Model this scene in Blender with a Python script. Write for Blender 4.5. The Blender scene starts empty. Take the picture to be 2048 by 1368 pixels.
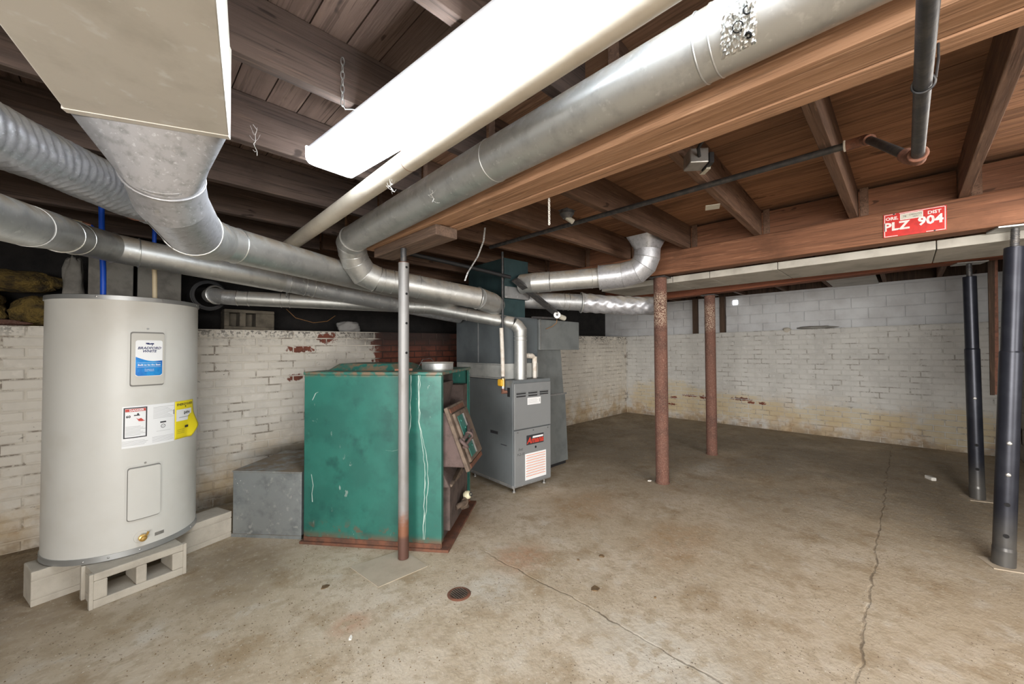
import bpy, math, random
from mathutils import Vector, Matrix
random.seed(7)
PI = math.pi
scene = bpy.context.scene
COL = scene.collection

# ------------------------------------------------------------------ camera
yaw, pit, rol = math.radians(45.2), math.radians(1.19), math.radians(-0.26)
fw = Vector((math.cos(yaw)*math.cos(pit), math.sin(yaw)*math.cos(pit), math.sin(pit)))
rt = Vector((math.sin(yaw), -math.cos(yaw), 0)); up = rt.cross(fw)
rt, up = rt*math.cos(rol)+up*math.sin(rol), up*math.cos(rol)-rt*math.sin(rol)
cam_d = bpy.data.cameras.new('camera'); cam = bpy.data.objects.new('camera', cam_d); COL.objects.link(cam)
cam.matrix_world = Matrix(((rt.x, up.x, -fw.x, 0), (rt.y, up.y, -fw.y, 0), (rt.z, up.z, -fw.z, 1.4), (0, 0, 0, 1)))
cam_d.sensor_width = 36; cam_d.lens = 782/2048*36; cam_d.clip_start = 0.02; cam_d.clip_end = 60
scene.camera = cam
# ------------------------------------------------------------------ world, exposure
world = bpy.data.worlds.new('world'); scene.world = world; world.use_nodes = True
world.node_tree.nodes['Background'].inputs[0].default_value = (0.6, 0.7, 0.9, 1)
world.node_tree.nodes['Background'].inputs[1].default_value = 0.02
vs = scene.view_settings
vs.view_transform = 'Standard'; vs.look = 'None'; vs.exposure = 1.3; vs.gamma = 1.0; vs.use_curve_mapping = False
TUBE_STRENGTH = 11.0      # long ceiling tube light
FILL_TUBE_STRENGTH = 8.0      # unseen tube light added as fill, by the right wall

# added fill: two large area lights in unseen openings far behind the viewer
def fill_light(name, loc, rot, sx, sy, watts):
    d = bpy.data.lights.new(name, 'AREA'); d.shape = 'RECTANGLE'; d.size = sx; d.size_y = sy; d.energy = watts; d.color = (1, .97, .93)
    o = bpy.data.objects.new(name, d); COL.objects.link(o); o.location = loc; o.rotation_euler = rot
fill_light('fill_light_front', (-7.98, -2.6, 1.15), (0, -PI/2, 0), 2.0, 5.0, 600)
fill_light('fill_light_side', (-2.6, -7.98, 1.15), (PI/2, 0, 0), 5.0, 2.0, 300)

# ------------------------------------------------------------------ node helpers
class NT:
    def __init__(s, name):
        s.m = bpy.data.materials.new(name); s.m.use_nodes = True; s.t = s.m.node_tree
        s.b = s.t.nodes['Principled BSDF']; g = s.t.nodes.new('ShaderNodeNewGeometry'); s.pos = g.outputs['Position']; s.nrm = g.outputs['Normal']
        s.oi = None; s.col = None
    def n(s, k): return s.t.nodes.new(k)
    def l(s, a, b): s.t.links.new(a, b)
    def math(s, op, a, b=None, clamp=False):
        x = s.n('ShaderNodeMath'); x.operation = op; x.use_clamp = clamp
        for i, q in enumerate((a, b)):
            if q is None: continue
            if isinstance(q, (int, float)): x.inputs[i].default_value = q
            else: s.l(q, x.inputs[i])
        return x.outputs[0]
    def vec(s, stretch=None, off=None):
        if not stretch and not off: return s.pos
        m = s.n('ShaderNodeMapping'); s.l(s.pos, m.inputs[0])
        if stretch: m.inputs['Scale'].default_value = stretch
        if off: m.inputs['Location'].default_value = off
        return m.outputs[0]
    def noise(s, scale, detail=4, rough=.6, stretch=None, off=None):
        x = s.n('ShaderNodeTexNoise'); x.inputs['Scale'].default_value = scale; x.inputs['Detail'].default_value = detail; x.inputs['Roughness'].default_value = rough
        s.l(s.vec(stretch, off), x.inputs['Vector']); return x.outputs[0]
    def ramp(s, v, a, b):
        x = s.n('ShaderNodeMapRange'); x.interpolation_type = 'SMOOTHSTEP'
        s.l(v, x.inputs[0]); x.inputs[1].default_value = a; x.inputs[2].default_value = b; return x.outputs[0]
    def nmask(s, scale, lo, hi, detail=4, stretch=None, off=None): return s.ramp(s.noise(scale, detail, .6, stretch, off), lo, hi)
    def axis(s, i, a, b):
        x = s.n('ShaderNodeSeparateXYZ'); s.l(s.pos, x.inputs[0])
        v = x.outputs[i]
        if a < b: return s.ramp(v, a, b)
        return s.math('SUBTRACT', 1.0, s.ramp(v, b, a))
    def spot(s, c, r, wob=.5, scale=12, soft=.25):
        m = s.n('ShaderNodeVectorMath'); m.operation = 'SUBTRACT'; s.l(s.pos, m.inputs[0]); m.inputs[1].default_value = c
        d = s.n('ShaderNodeVectorMath'); d.operation = 'DIVIDE'; s.l(m.outputs[0], d.inputs[0]); d.inputs[1].default_value = r
        q = s.n('ShaderNodeVectorMath'); q.operation = 'LENGTH'; s.l(d.outputs[0], q.inputs[0])
        v = s.math('ADD', q.outputs['Value'], s.math('MULTIPLY', s.math('SUBTRACT', s.noise(scale), .5), wob*2))
        return s.math('SUBTRACT', 1.0, s.ramp(v, 1.0-soft, 1.0+soft*.3))
    def mul(s, *a):
        r = a[0]
        for q in a[1:]: r = s.math('MULTIPLY', r, q, True)
        return r
    def max(s, *a):
        r = a[0]
        for q in a[1:]: r = s.math('MAXIMUM', r, q)
        return r
    def objrand(s):
        if not s.oi: s.oi = s.n('ShaderNodeObjectInfo')
        return s.oi.outputs['Random']
    def mix(s, color, mask):
        x = s.n('ShaderNodeMix'); x.data_type = 'RGBA'
        if isinstance(s.col, tuple): x.inputs[6].default_value = (*s.col, 1)
        else: s.l(s.col, x.inputs[6])
        if isinstance(color, tuple): x.inputs[7].default_value = (*color, 1)
        else: s.l(color, x.inputs[7])
        if isinstance(mask, (int, float)): x.inputs[0].default_value = mask
        else: s.l(mask, x.inputs[0])
        s.col = x.outputs[2]
    def val(s, amount):   # per-object brightness
        h = s.n('ShaderNodeHueSaturation')
        s.l(s.math('ADD', 1-amount/2, s.math('MULTIPLY', s.objrand(), amount)), h.inputs['Value'])
        if isinstance(s.col, tuple): h.inputs['Color'].default_value = (*s.col, 1)
        else: s.l(s.col, h.inputs['Color'])
        s.col = h.outputs[0]
    def done(s, rough=.6, metal=0., bump=None, spec=None, coat=None):
        if isinstance(s.col, tuple): s.b.inputs['Base Color'].default_value = (*s.col, 1)
        else: s.l(s.col, s.b.inputs['Base Color'])
        for k, v in (('Roughness', rough), ('Metallic', metal)):
            if isinstance(v, (int, float)): s.b.inputs[k].default_value = v
            else: s.l(v, s.b.inputs[k])
        if spec is not None: s.b.inputs['Specular IOR Level'].default_value = spec
        if bump:
            h, st, dist = bump
            x = s.n('ShaderNodeBump'); x.inputs['Strength'].default_value = st; x.inputs['Distance'].default_value = dist
            s.l(h, x.inputs['Height']); s.l(x.outputs[0], s.b.inputs['Normal'])
        return s.m

def simple(name, c, rough=.6, metal=0., var=None, vs_=8, bump=None, spec=None):
    t = NT(name); t.col = c
    if var: t.mix(var, t.nmask(vs_, .4, .7))
    b = (t.noise(bump[0]), bump[1], bump[2]) if bump else None
    return t.done(rough, metal, b, spec)

def galv(name, base, dark, light, dust, rough=.38, metal=.85, scale=14, patch=.0):
    t = NT(name); t.col = base
    t.mix(dark, t.nmask(scale, .45, .75, 6)); t.mix(light, t.nmask(scale*2.3, .58, .72, 3, None, (3, 1, 2)))
    sx = t.n('ShaderNodeSeparateXYZ'); t.l(t.nrm, sx.inputs[0])
    dm = t.mul(t.ramp(sx.outputs[2], -.1, .75), t.nmask(9, .25, .6)); t.mix(dust, dm)
    if patch: t.mix((.75, .74, .70), t.mul(t.nmask(30, .62, .66, 6), t.nmask(4, .5, .6), patch))
    m = t.math('SUBTRACT', metal, t.math('MULTIPLY', dm, metal*.9))
    r = t.math('ADD', rough, t.math('ADD', t.math('MULTIPLY', t.noise(22), .14), t.math('MULTIPLY', dm, .4)))
    return t.done(r, m, (t.noise(7, 3), .12, .01))

M = {}
M['galv'] = galv('galvanised_duct', (.60, .61, .60), (.47, .48, .48), (.70, .71, .70), (.30, .25, .19))
M['galv_dull'] = galv('dull_galvanised', (.40, .41, .42), (.26, .27, .28), (.55, .57, .58), (.27, .23, .18), .42, .7, 10)
M['galv_mottled'] = galv('mottled_galvanised', (.50, .51, .545), (.34, .35, .37), (.66, .68, .72), (.33, .30, .25), .36, .65, 38, .25)
M['galv_trunk'] = galv('dusty_trunk_metal', (.70, .665, .605), (.58, .55, .49), (.78, .77, .74), (.3, .26, .2), .5, .2, 6, 1)
M['flue'] = galv('bright_flue_pipe', (.46, .47, .46), (.36, .37, .36), (.56, .57, .56), (.34, .31, .27), .42, .85, 12)
M['ringlight'] = simple('bright_bead', (.74, .75, .74), .32, .9)

def wood(name, a, b, c, val=.35, rough=.75, along=1, fine=1.0):
    t = NT(name); t.col = a
    st = [7., 7., 7.]; st[along] = .45; s2 = [9., 9., 9.]; s2[along] = .22
    t.mix(b, t.nmask(3.2*fine, .35, .7, 6, tuple(st))); t.mix(c, t.nmask(9*fine, .56, .72, 5, tuple(st), (5, 2, 1)))
    t.mix(tuple(q*.55 for q in b), t.mul(t.nmask(11, .53, .66, 5, tuple(s2), (1, 7, 3)), .7))
    t.val(val)
    sk = [2.2, 2.2, 2.2]; sk[along] = .8
    t.mix(tuple(q*.28 for q in a), t.mul(t.nmask(5.5, .685, .72, 2, tuple(sk), (6, 6, 2)), .85))
    t.mix(tuple(q*.4 for q in a), t.mul(t.nmask(2.2, .56, .74, 5), .55))
    return t.done(rough, 0, (t.noise(12, 4, .6, tuple(st)), .35, .006), .25)
M['joist'] = wood('old_joist_wood', (.165, .098, .066), (.105, .062, .043), (.23, .138, .09), .35, .8, 0)
M['joist_dusty'] = wood('dusty_grey_joist_wood', (.118, .084, .068), (.078, .056, .047), (.16, .108, .082), .3, .85, 0)
M['board'] = wood('subfloor_board_wood', (.31, .165, .095), (.20, .105, .062), (.40, .22, .13), .5, .8, 1)
M['board_dusty'] = wood('dusty_subfloor_wood', (.175, .118, .092), (.125, .084, .066), (.22, .15, .115), .4, .85, 1)
M['beam'] = wood('main_beam_wood', (.46, .27, .165), (.34, .19, .11), (.56, .35, .225), .2, .7, 1)
M['beam2'] = wood('far_beam_wood', (.215, .098, .054), (.145, .066, .037), (.285, .14, .08), .2, .75, 1)
M['redbeam'] = wood('red_brown_beam_wood', (.24, .085, .045), (.14, .05, .03), (.30, .12, .07), .2, .75, 1)
M['bearing'] = wood('weathered_block_wood', (.20, .135, .10), (.12, .085, .067), (.27, .185, .14), .2, .8, 1)
M['darkwood'] = wood('dark_wood', (.10, .065, .045), (.06, .04, .03), (.14, .09, .06), .3, .85, 2)
M['board_grey'] = simple('grey_fibre_board', (.46, .44, .39), .85, 0, (.34, .32, .28), 5, (160, .25, .003))
M['panel_pale'] = simple('pale_ceiling_panel', (.50, .49, .46), .85, 0, (.36, .35, .33), 4)

def paint_wall(name, base, red_spots, red_masks=None, stain=True, soot=True, yellow=None):
    t = NT(name); t.col = base
    t.mix(tuple(q*.86 for q in base), t.nmask(3.5, .4, .7, 5))
    t.mix((base[0]*1.05, base[1]*1.05, base[2]*1.06), t.nmask(11, .55, .7, 4, None, (4, 4, 4)))
    t.val(.05)
    if stain:
        t.mix((.50, .37, .21), t.mul(t.axis(2, .75, .22), t.nmask(3.2, .36, .62, 6), .8))
        t.mix((.33, .21, .11), t.mul(t.axis(2, .42, .1), t.nmask(5.5, .48, .66, 7, None, (9, 1, 3)), .7))
        t.mix((.22, .16, .10), t.mul(t.axis(2, .16, .0), t.nmask(6, .3, .6), .7))
    if yellow: t.mix((.55, .45, .27), t.mul(t.max(*[t.spot(c, r, .5, 5) for c, r in yellow]), .6))
    # hairline cracks / flaked specks
    t.mix((.10, .08, .065), t.mul(t.nmask(34, .655, .675, 5, (1, 1, 1.6)), t.nmask(2.6, .5, .62)))
    if soot:
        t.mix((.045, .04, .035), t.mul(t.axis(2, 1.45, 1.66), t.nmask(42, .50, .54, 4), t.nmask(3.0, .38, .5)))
    masks = [t.spot(c, r, 1.3, 26) for c, r in red_spots]
    if red_masks: masks += red_masks(t)
    if masks:
        mm = t.max(*masks)
        t.mix((.205, .064, .040), mm)
        t.mix((.10, .04, .028), t.mul(mm, t.nmask(7, .42, .68, 5)))
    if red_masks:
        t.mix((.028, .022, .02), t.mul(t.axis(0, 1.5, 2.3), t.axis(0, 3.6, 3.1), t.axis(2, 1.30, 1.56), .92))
    return t.done(.75, 0, (t.noise(38, 4), .35, .006), .3)
def left_red(t):
    jag = t.math('MULTIPLY', t.math('SUBTRACT', t.noise(9, 5), .5), .5)
    sx = t.n('ShaderNodeSeparateXYZ'); t.l(t.pos, sx.inputs[0])
    a = t.ramp(t.math('ADD', sx.outputs[0], jag), 2.08, 2.13)
    return [t.mul(a, t.axis(2, .95, 1.0), t.axis(0, 4.2, 4.0))]
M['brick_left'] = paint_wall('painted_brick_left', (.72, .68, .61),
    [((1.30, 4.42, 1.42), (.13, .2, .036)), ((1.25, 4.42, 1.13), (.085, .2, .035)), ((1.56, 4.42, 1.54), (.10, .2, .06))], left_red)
M['brick_far'] = paint_wall('painted_brick_far', (.60, .59, .56),
    [((8, 3.36, .415), (.2, .085, .028)), ((8, 3.05, .48), (.2, .16, .022)), ((8, 2.78, .47), (.2, .10, .03)), ((8, 2.12, .49), (.2, .17, .03)), ((8, 1.98, .44), (.2, .06, .022)), ((8, 1.80, .44), (.2, .05, .028)), ((8, 3.4, .28), (.2, .09, .02))],
    None, True, False, [((8, 3.5, .45), (.2, .9, .35)), ((8, 2.2, .35), (.2, .8, .25)), ((8, .7, .32), (.2, .9, .16)), ((8, -.5, .3), (.2, .4, .3))])
def joint(name, paint, dark):
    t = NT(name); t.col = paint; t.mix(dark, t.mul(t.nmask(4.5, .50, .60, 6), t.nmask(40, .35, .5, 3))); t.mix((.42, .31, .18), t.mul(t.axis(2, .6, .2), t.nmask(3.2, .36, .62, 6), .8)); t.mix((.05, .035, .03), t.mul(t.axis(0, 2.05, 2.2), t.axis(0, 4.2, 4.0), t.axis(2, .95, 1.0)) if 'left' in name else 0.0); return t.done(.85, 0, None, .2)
M['joint_left'] = joint('painted_joint_left', (.64, .60, .53), (.27, .235, .195)); M['joint_far'] = joint('painted_joint_far', (.55, .54, .51), (.30, .28, .25))
M['block_paint'] = simple('painted_block', (.60, .61, .62), .8, 0, (.50, .50, .505), 3, (60, .25, .004))
M['block_grey'] = simple('grey_block_wall', (.36, .355, .345), .85, 0, (.26, .255, .25), 4, (50, .35, .005))
M['mortar_dark'] = simple('dark_mortar', (.34, .33, .32), .9)
M['dirt'] = simple('dirt_painted_shade', (.020, .018, .017), .95, 0, (.011, .010, .010), 5, (18, .6, .03))  # dirt colour blackened to paint in the unlit void above the ledge
M['concrete_block'] = simple('concrete_block', (.50, .46, .39), .9, 0, (.42, .38, .32), 9, (140, .5, .004))
M['block_sooty'] = simple('sooty_block', (.15, .13, .10), .92, 0, (.08, .07, .055), 8, (70, .6, .006))
M['insulation'] = simple('yellow_insulation', (.21, .14, .035), .98, 0, (.05, .035, .016), 11, (40, 1., .04))
M['parge'] = simple('parged_block', (.26, .25, .225), .92, 0, (.17, .16, .145), 7, (80, .5, .006))

def floor_mat():
    t = NT('concrete_floor'); t.col = (.50, .415, .305)
    t.mix((.58, .50, .395), t.nmask(1.5, .42, .66, 5))
    t.mix((.38, .295, .195), t.nmask(2.1, .50, .72, 6, None, (7, 3, 0)))
    t.mix((.60, .55, .47), t.mul(t.nmask(5, .55, .72, 5, None, (2, 8, 0)), .7))
    t.mix((.34, .25, .15), t.mul(t.nmask(3.6, .50, .68, 7, None, (12, 1, 0)), .8))
    # darker, patchy slab tone towards the far corner
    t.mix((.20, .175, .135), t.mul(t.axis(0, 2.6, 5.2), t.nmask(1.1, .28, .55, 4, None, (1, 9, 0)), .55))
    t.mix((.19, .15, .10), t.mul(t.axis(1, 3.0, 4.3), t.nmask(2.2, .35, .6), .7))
    t.mix((.40, .20, .10), t.mul(t.max(t.spot((1.92, 1.86, 0), (.26, .2, 1), .35, 7, .8), t.spot((.84, 2.03, 0), (.13, .1, 1), .5, 9, .8)), .55))
    t.mix((.36, .22, .10), t.mul(t.max(t.spot((3.0, 2.05, 0), (.5, .35, 1), .6, 4, .8), t.spot((1.95, 2.6, 0), (.28, .18, 1), .5, 6, .8), t.spot((2.9, 1.2, 0), (.5, .3, 1), .6, 5, .8)), .5))
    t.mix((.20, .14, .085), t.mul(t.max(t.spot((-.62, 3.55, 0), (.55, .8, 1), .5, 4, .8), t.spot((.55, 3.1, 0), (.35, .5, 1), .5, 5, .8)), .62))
    t.mix((.62, .60, .54), t.mul(t.max(t.spot((4.95, 1.68, 0), (.45, .16, 1), .4, 6, .8), t.spot((1.55, 1.75, 0), (.22, .2, 1), .5, 8, .8), t.spot((1.75, .75, 0), (.3, .5, 1), .5, 6, .8)), .5))
    t.mix((.40, .32, .22), t.mul(t.nmask(14, .47, .64, 8, None, (3, 3, 0)), .75)); t.mix((.64, .57, .46), t.mul(t.nmask(22, .53, .70, 6, None, (8, 3, 0)), .32))
    # pits and grit
    t.mix((.10, .07, .045), t.mul(t.nmask(75, .63, .67, 3), t.nmask(2.4, .40, .58)))
    t.mix((.70, .66, .58), t.mul(t.nmask(60, .68, .71, 2, None, (5, 5, 5)), .8))
    # joints between pours: along y = .17 and x = 1.8, ragged hairlines
    sx = t.n('ShaderNodeSeparateXYZ'); t.l(t.pos, sx.inputs[0])
    w1 = t.math('MULTIPLY', t.math('SUBTRACT', t.noise(3.5, 6), .5), .10); w2 = t.math('MULTIPLY', t.math('SUBTRACT', t.noise(3.1, 6, .6, None, (4, 4, 4)), .5), .12)
    d1 = t.math('ABSOLUTE', t.math('ADD', t.math('SUBTRACT', sx.outputs[1], .17), w1)); d2 = t.math('ABSOLUTE', t.math('ADD', t.math('SUBTRACT', sx.outputs[0], 1.8), w2))
    c1 = t.mul(t.math('SUBTRACT', 1.0, t.ramp(d1, .002, .009)), t.axis(0, 1.9, 2.1)); c2 = t.mul(t.math('SUBTRACT', 1.0, t.ramp(d2, .002, .009)), t.axis(1, 2.2, 1.9))
    c3 = t.mul(t.math('SUBTRACT', 1.0, t.ramp(t.math('ABSOLUTE', t.math('ADD', t.math('SUBTRACT', sx.outputs[0], 5.5), t.math('MULTIPLY', t.math('SUBTRACT', t.noise(1.3, 6), .5), 1.2))), .002, .010)), t.axis(1, .3, .1))
    cr = t.max(c1, c2, c3); t.mix((.15, .115, .08), t.mul(cr, t.nmask(5, .40, .62), .75))
    h = t.math('SUBTRACT', t.math('ADD', t.noise(45, 5), t.math('MULTIPLY', t.noise(6, 4), 1.5)), cr)
    return t.done(t.math('ADD', .62, t.math('MULTIPLY', t.noise(4), .25)), 0, (h, .6, .008), .3)
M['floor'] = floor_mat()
M['plate_floor'] = simple('dusty_steel_plate', (.47, .40, .31), .75, 0, (.40, .335, .255), 6, (60, .2, .003))

def heater_mat():
    t = NT('heater_enamel'); t.col = (.61, .605, .57); t.mix((.56, .545, .50), t.nmask(2.5, .45, .75)); return t.done(.38, 0, None, .4)
M['heater'] = heater_mat()
M['gap'] = simple('cover_shade_grey', (.22, .215, .20), .7)  # dark strip that paints in the shadow line round the heater covers
M['heater_band'] = simple('heater_rim_steel', (.42, .43, .43), .4, .7)
M['plastic_grey'] = simple('grey_plastic_cover', (.53, .515, .47), .4)
M['white_label'] = simple('white_label', (.82, .83, .84), .45)
M['ink'] = simple('black_ink', (.03, .03, .035), .6)
M['ink_grey'] = simple('grey_ink', (.42, .42, .42), .6)
M['navy'] = simple('navy_ink', (.02, .03, .12), .5)
M['blue'] = simple('label_blue', (.01, .13, .52), .35, .2, (.02, .32, .75), 10)
M['yellow'] = simple('energy_yellow', (.80, .66, .02), .5)
M['red_ink'] = simple('red_ink', (.55, .05, .03), .5)
M['orange_ink'] = simple('orange_ink', (.75, .22, .08), .5)
M['brass'] = simple('brass', (.72, .48, .16), .3, .9)
M['blue_pipe'] = simple('blue_pex', (.01, .09, .60), .4)
M['cream_pipe'] = simple('cream_cpvc', (.70, .58, .38), .5)
M['copper'] = simple('copper', (.45, .22, .14), .4, .8)

def green_mat():
    t = NT('green_enamel'); t.col = (.016, .118, .094)
    t.mix((.022, .150, .118), t.nmask(3.5, .4, .65)); t.mix((.010, .085, .070), t.nmask(7, .5, .75, 5, None, (3, 3, 3)))
    t.mix((.30, .36, .33), t.mul(t.nmask(26, .645, .68, 6, (1, 1, .45)), t.nmask(2.2, .48, .62), .75))
    t.mix((.15, .062, .033), t.max(t.mul(t.axis(2, .11, .03), t.nmask(9, .33, .55, 5)), t.axis(2, .045, .02), t.mul(t.axis(2, .2, .06), t.nmask(11, .55, .66))))
    t.mix((.17, .12, .075), t.mul(t.axis(2, 1.20, 1.235), t.nmask(18, .42, .6)))
    return t.done(t.math('ADD', .3, t.math('MULTIPLY', t.noise(6), .3)), 0, (t.noise(5), .05, .01), .5)
M['green'] = green_mat()
M['drip'] = simple('dried_drip_streak', (.42, .52, .47), .7)
M['cast'] = simple('rusty_cast_iron', (.115, .085, .075), .8, .3, (.06, .045, .04), 9, (60, .6, .006))
M['cast_pink'] = simple('pinkish_cast_iron', (.125, .085, .077), .8, .2, (.075, .052, .046), 12, (80, .5, .005))
M['door_rust'] = simple('weathered_door_iron', (.17, .125, .092), .8, .2, (.085, .06, .046), 14, (50, .6, .006))
M['rust'] = simple('orange_rust', (.17, .068, .038), .85, 0, (.09, .045, .03), 14, (60, .4, .004))
M['cream'] = simple('cream_ceramic', (.72, .68, .48), .4)
def post_rust():
    t = NT('rusted_red_post'); t.col = (.140, .062, .044); t.mix((.09, .042, .031), t.nmask(5, .4, .65, 5)); t.mix((.24, .125, .085), t.mul(t.nmask(60, .58, .66), .8))
    t.mix((.42, .33, .25), t.mul(t.nmask(95, .50, .56, 2), t.max(t.mul(t.axis(2, 1.6, 1.7), t.axis(2, 2.05, 1.95)), .12)))
    return t.done(.85, .1, (t.noise(60), .4, .004))
M['post_red'] = post_rust()
def post_grey():
    t = NT('grey_steel_post'); t.col = (.27, .265, .26); t.mix((.21, .195, .18), t.nmask(8, .45, .7, 5, (1, 1, .3)))
    t.mix((.24, .105, .06), t.max(t.mul(t.axis(2, .45, .22), t.nmask(7, .3, .6, 4)), t.axis(2, .26, .2)))
    t.mix((.12, .06, .045), t.axis(2, .17, .14)); return t.done(.5, .35, (t.noise(50), .1, .003))
M['post_grey'] = post_grey()
def jack():
    t = NT('blue_black_jack_post'); t.col = (.020, .022, .032); t.mix((.032, .035, .047), t.nmask(6, .4, .7)); t.mix((.13, .125, .115), t.mul(t.axis(2, .40, .1), t.nmask(3, .25, .55), .8))
    return t.done(.36, .45, (t.noise(40), .08, .003))
M['jack'] = jack()
M['steel'] = simple('bare_steel', (.48, .48, .47), .4, .8, (.36, .36, .35), 20)
M['darksteel'] = simple('dark_steel', (.09, .09, .095), .5, .6, (.15, .14, .13), 30)
M['iron_pipe'] = simple('black_iron_pipe', (.055, .057, .062), .48, .5, (.10, .095, .09), 25, (70, .3, .003))
M['fitting'] = simple('rusty_fitting', (.26, .115, .075), .8, .2, (.14, .07, .05), 30, (60, .5, .005))
M['pvc'] = simple('aged_white_drain_pipe', (.64, .585, .49), .5, 0, (.56, .50, .41), 7, None, .4)
M['pvc_white'] = simple('white_pvc', (.70, .66, .60), .5, 0, (.55, .48, .40), 20)
M['black'] = simple('black_void', (.008, .008, .009), .9)
M['black_rubber'] = simple('black_rubber', (.015, .015, .017), .6)
M['furn'] = simple('furnace_grey_enamel', (.155, .172, .180), .42, .1, (.135, .150, .158), 4)
M['furn_front'] = simple('furnace_front_grey', (.235, .245, .250), .42, .1, (.215, .225, .23), 4)
M['plenum'] = simple('blue_grey_sheet_metal', (.120, .140, .152), .5, .3, (.095, .112, .124), 5)
M['teal'] = simple('teal_plenum_metal', (.045, .085, .092), .45, .4, (.035, .065, .072), 6)
M['tape_band'] = simple('pale_tape_band', (.43, .44, .42), .6, 0, (.34, .35, .34), 9)
M['return'] = simple('return_duct_metal', (.23, .25, .25), .5, .4, (.18, .195, .20), 6)
M['sheet_box'] = galv('old_sheet_metal', (.34, .37, .38), (.22, .25, .26), (.46, .48, .48), (.27, .21, .15), .42, .55, 9)
M['gas_yellow'] = simple('yellow_valve', (.75, .42, .03), .4)
M['plate_red'] = simple('licence_plate_red', (.56, .022, .016), .4, .1, (.44, .018, .014), 25)
M['plate_white'] = simple('licence_plate_white', (.80, .74, .72), .5, 0, (.66, .55, .52), 45)
M['sticker'] = simple('dull_sticker', (.55, .53, .45), .6)
M['fixture'] = simple('white_fixture_metal', (.75, .76, .77), .5)
M['web'] = simple('cobweb_strand', (.55, .53, .50), .9)
M['leaf'] = simple('dry_debris', (.16, .10, .05), .9, 0, (.09, .06, .03), 30)
M['chip'] = simple('pale_chip', (.72, .70, .65), .8)
M['wire_copper'] = simple('orange_wire', (.26, .13, .045), .6)
t = NT('tube_diffuser'); t.col = (.9, .9, .9); t.b.inputs['Emission Color'].default_value = (.86, .93, 1, 1); t.b.inputs['Emission Strength'].default_value = TUBE_STRENGTH; M['glow'] = t.done(.5)
t = NT('fill_tube_diffuser'); t.col = (.9, .9, .9); t.b.inputs['Emission Color'].default_value = (1, .95, .88, 1); t.b.inputs['Emission Strength'].default_value = FILL_TUBE_STRENGTH; M['glow_fill'] = t.done(.5)
t = NT('daylight_hole'); t.col = (.8, .85, .9); t.b.inputs['Emission Color'].default_value = (.9, .95, 1, 1); t.b.inputs['Emission Strength'].default_value = 3; M['day'] = t.done(.5)

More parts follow.
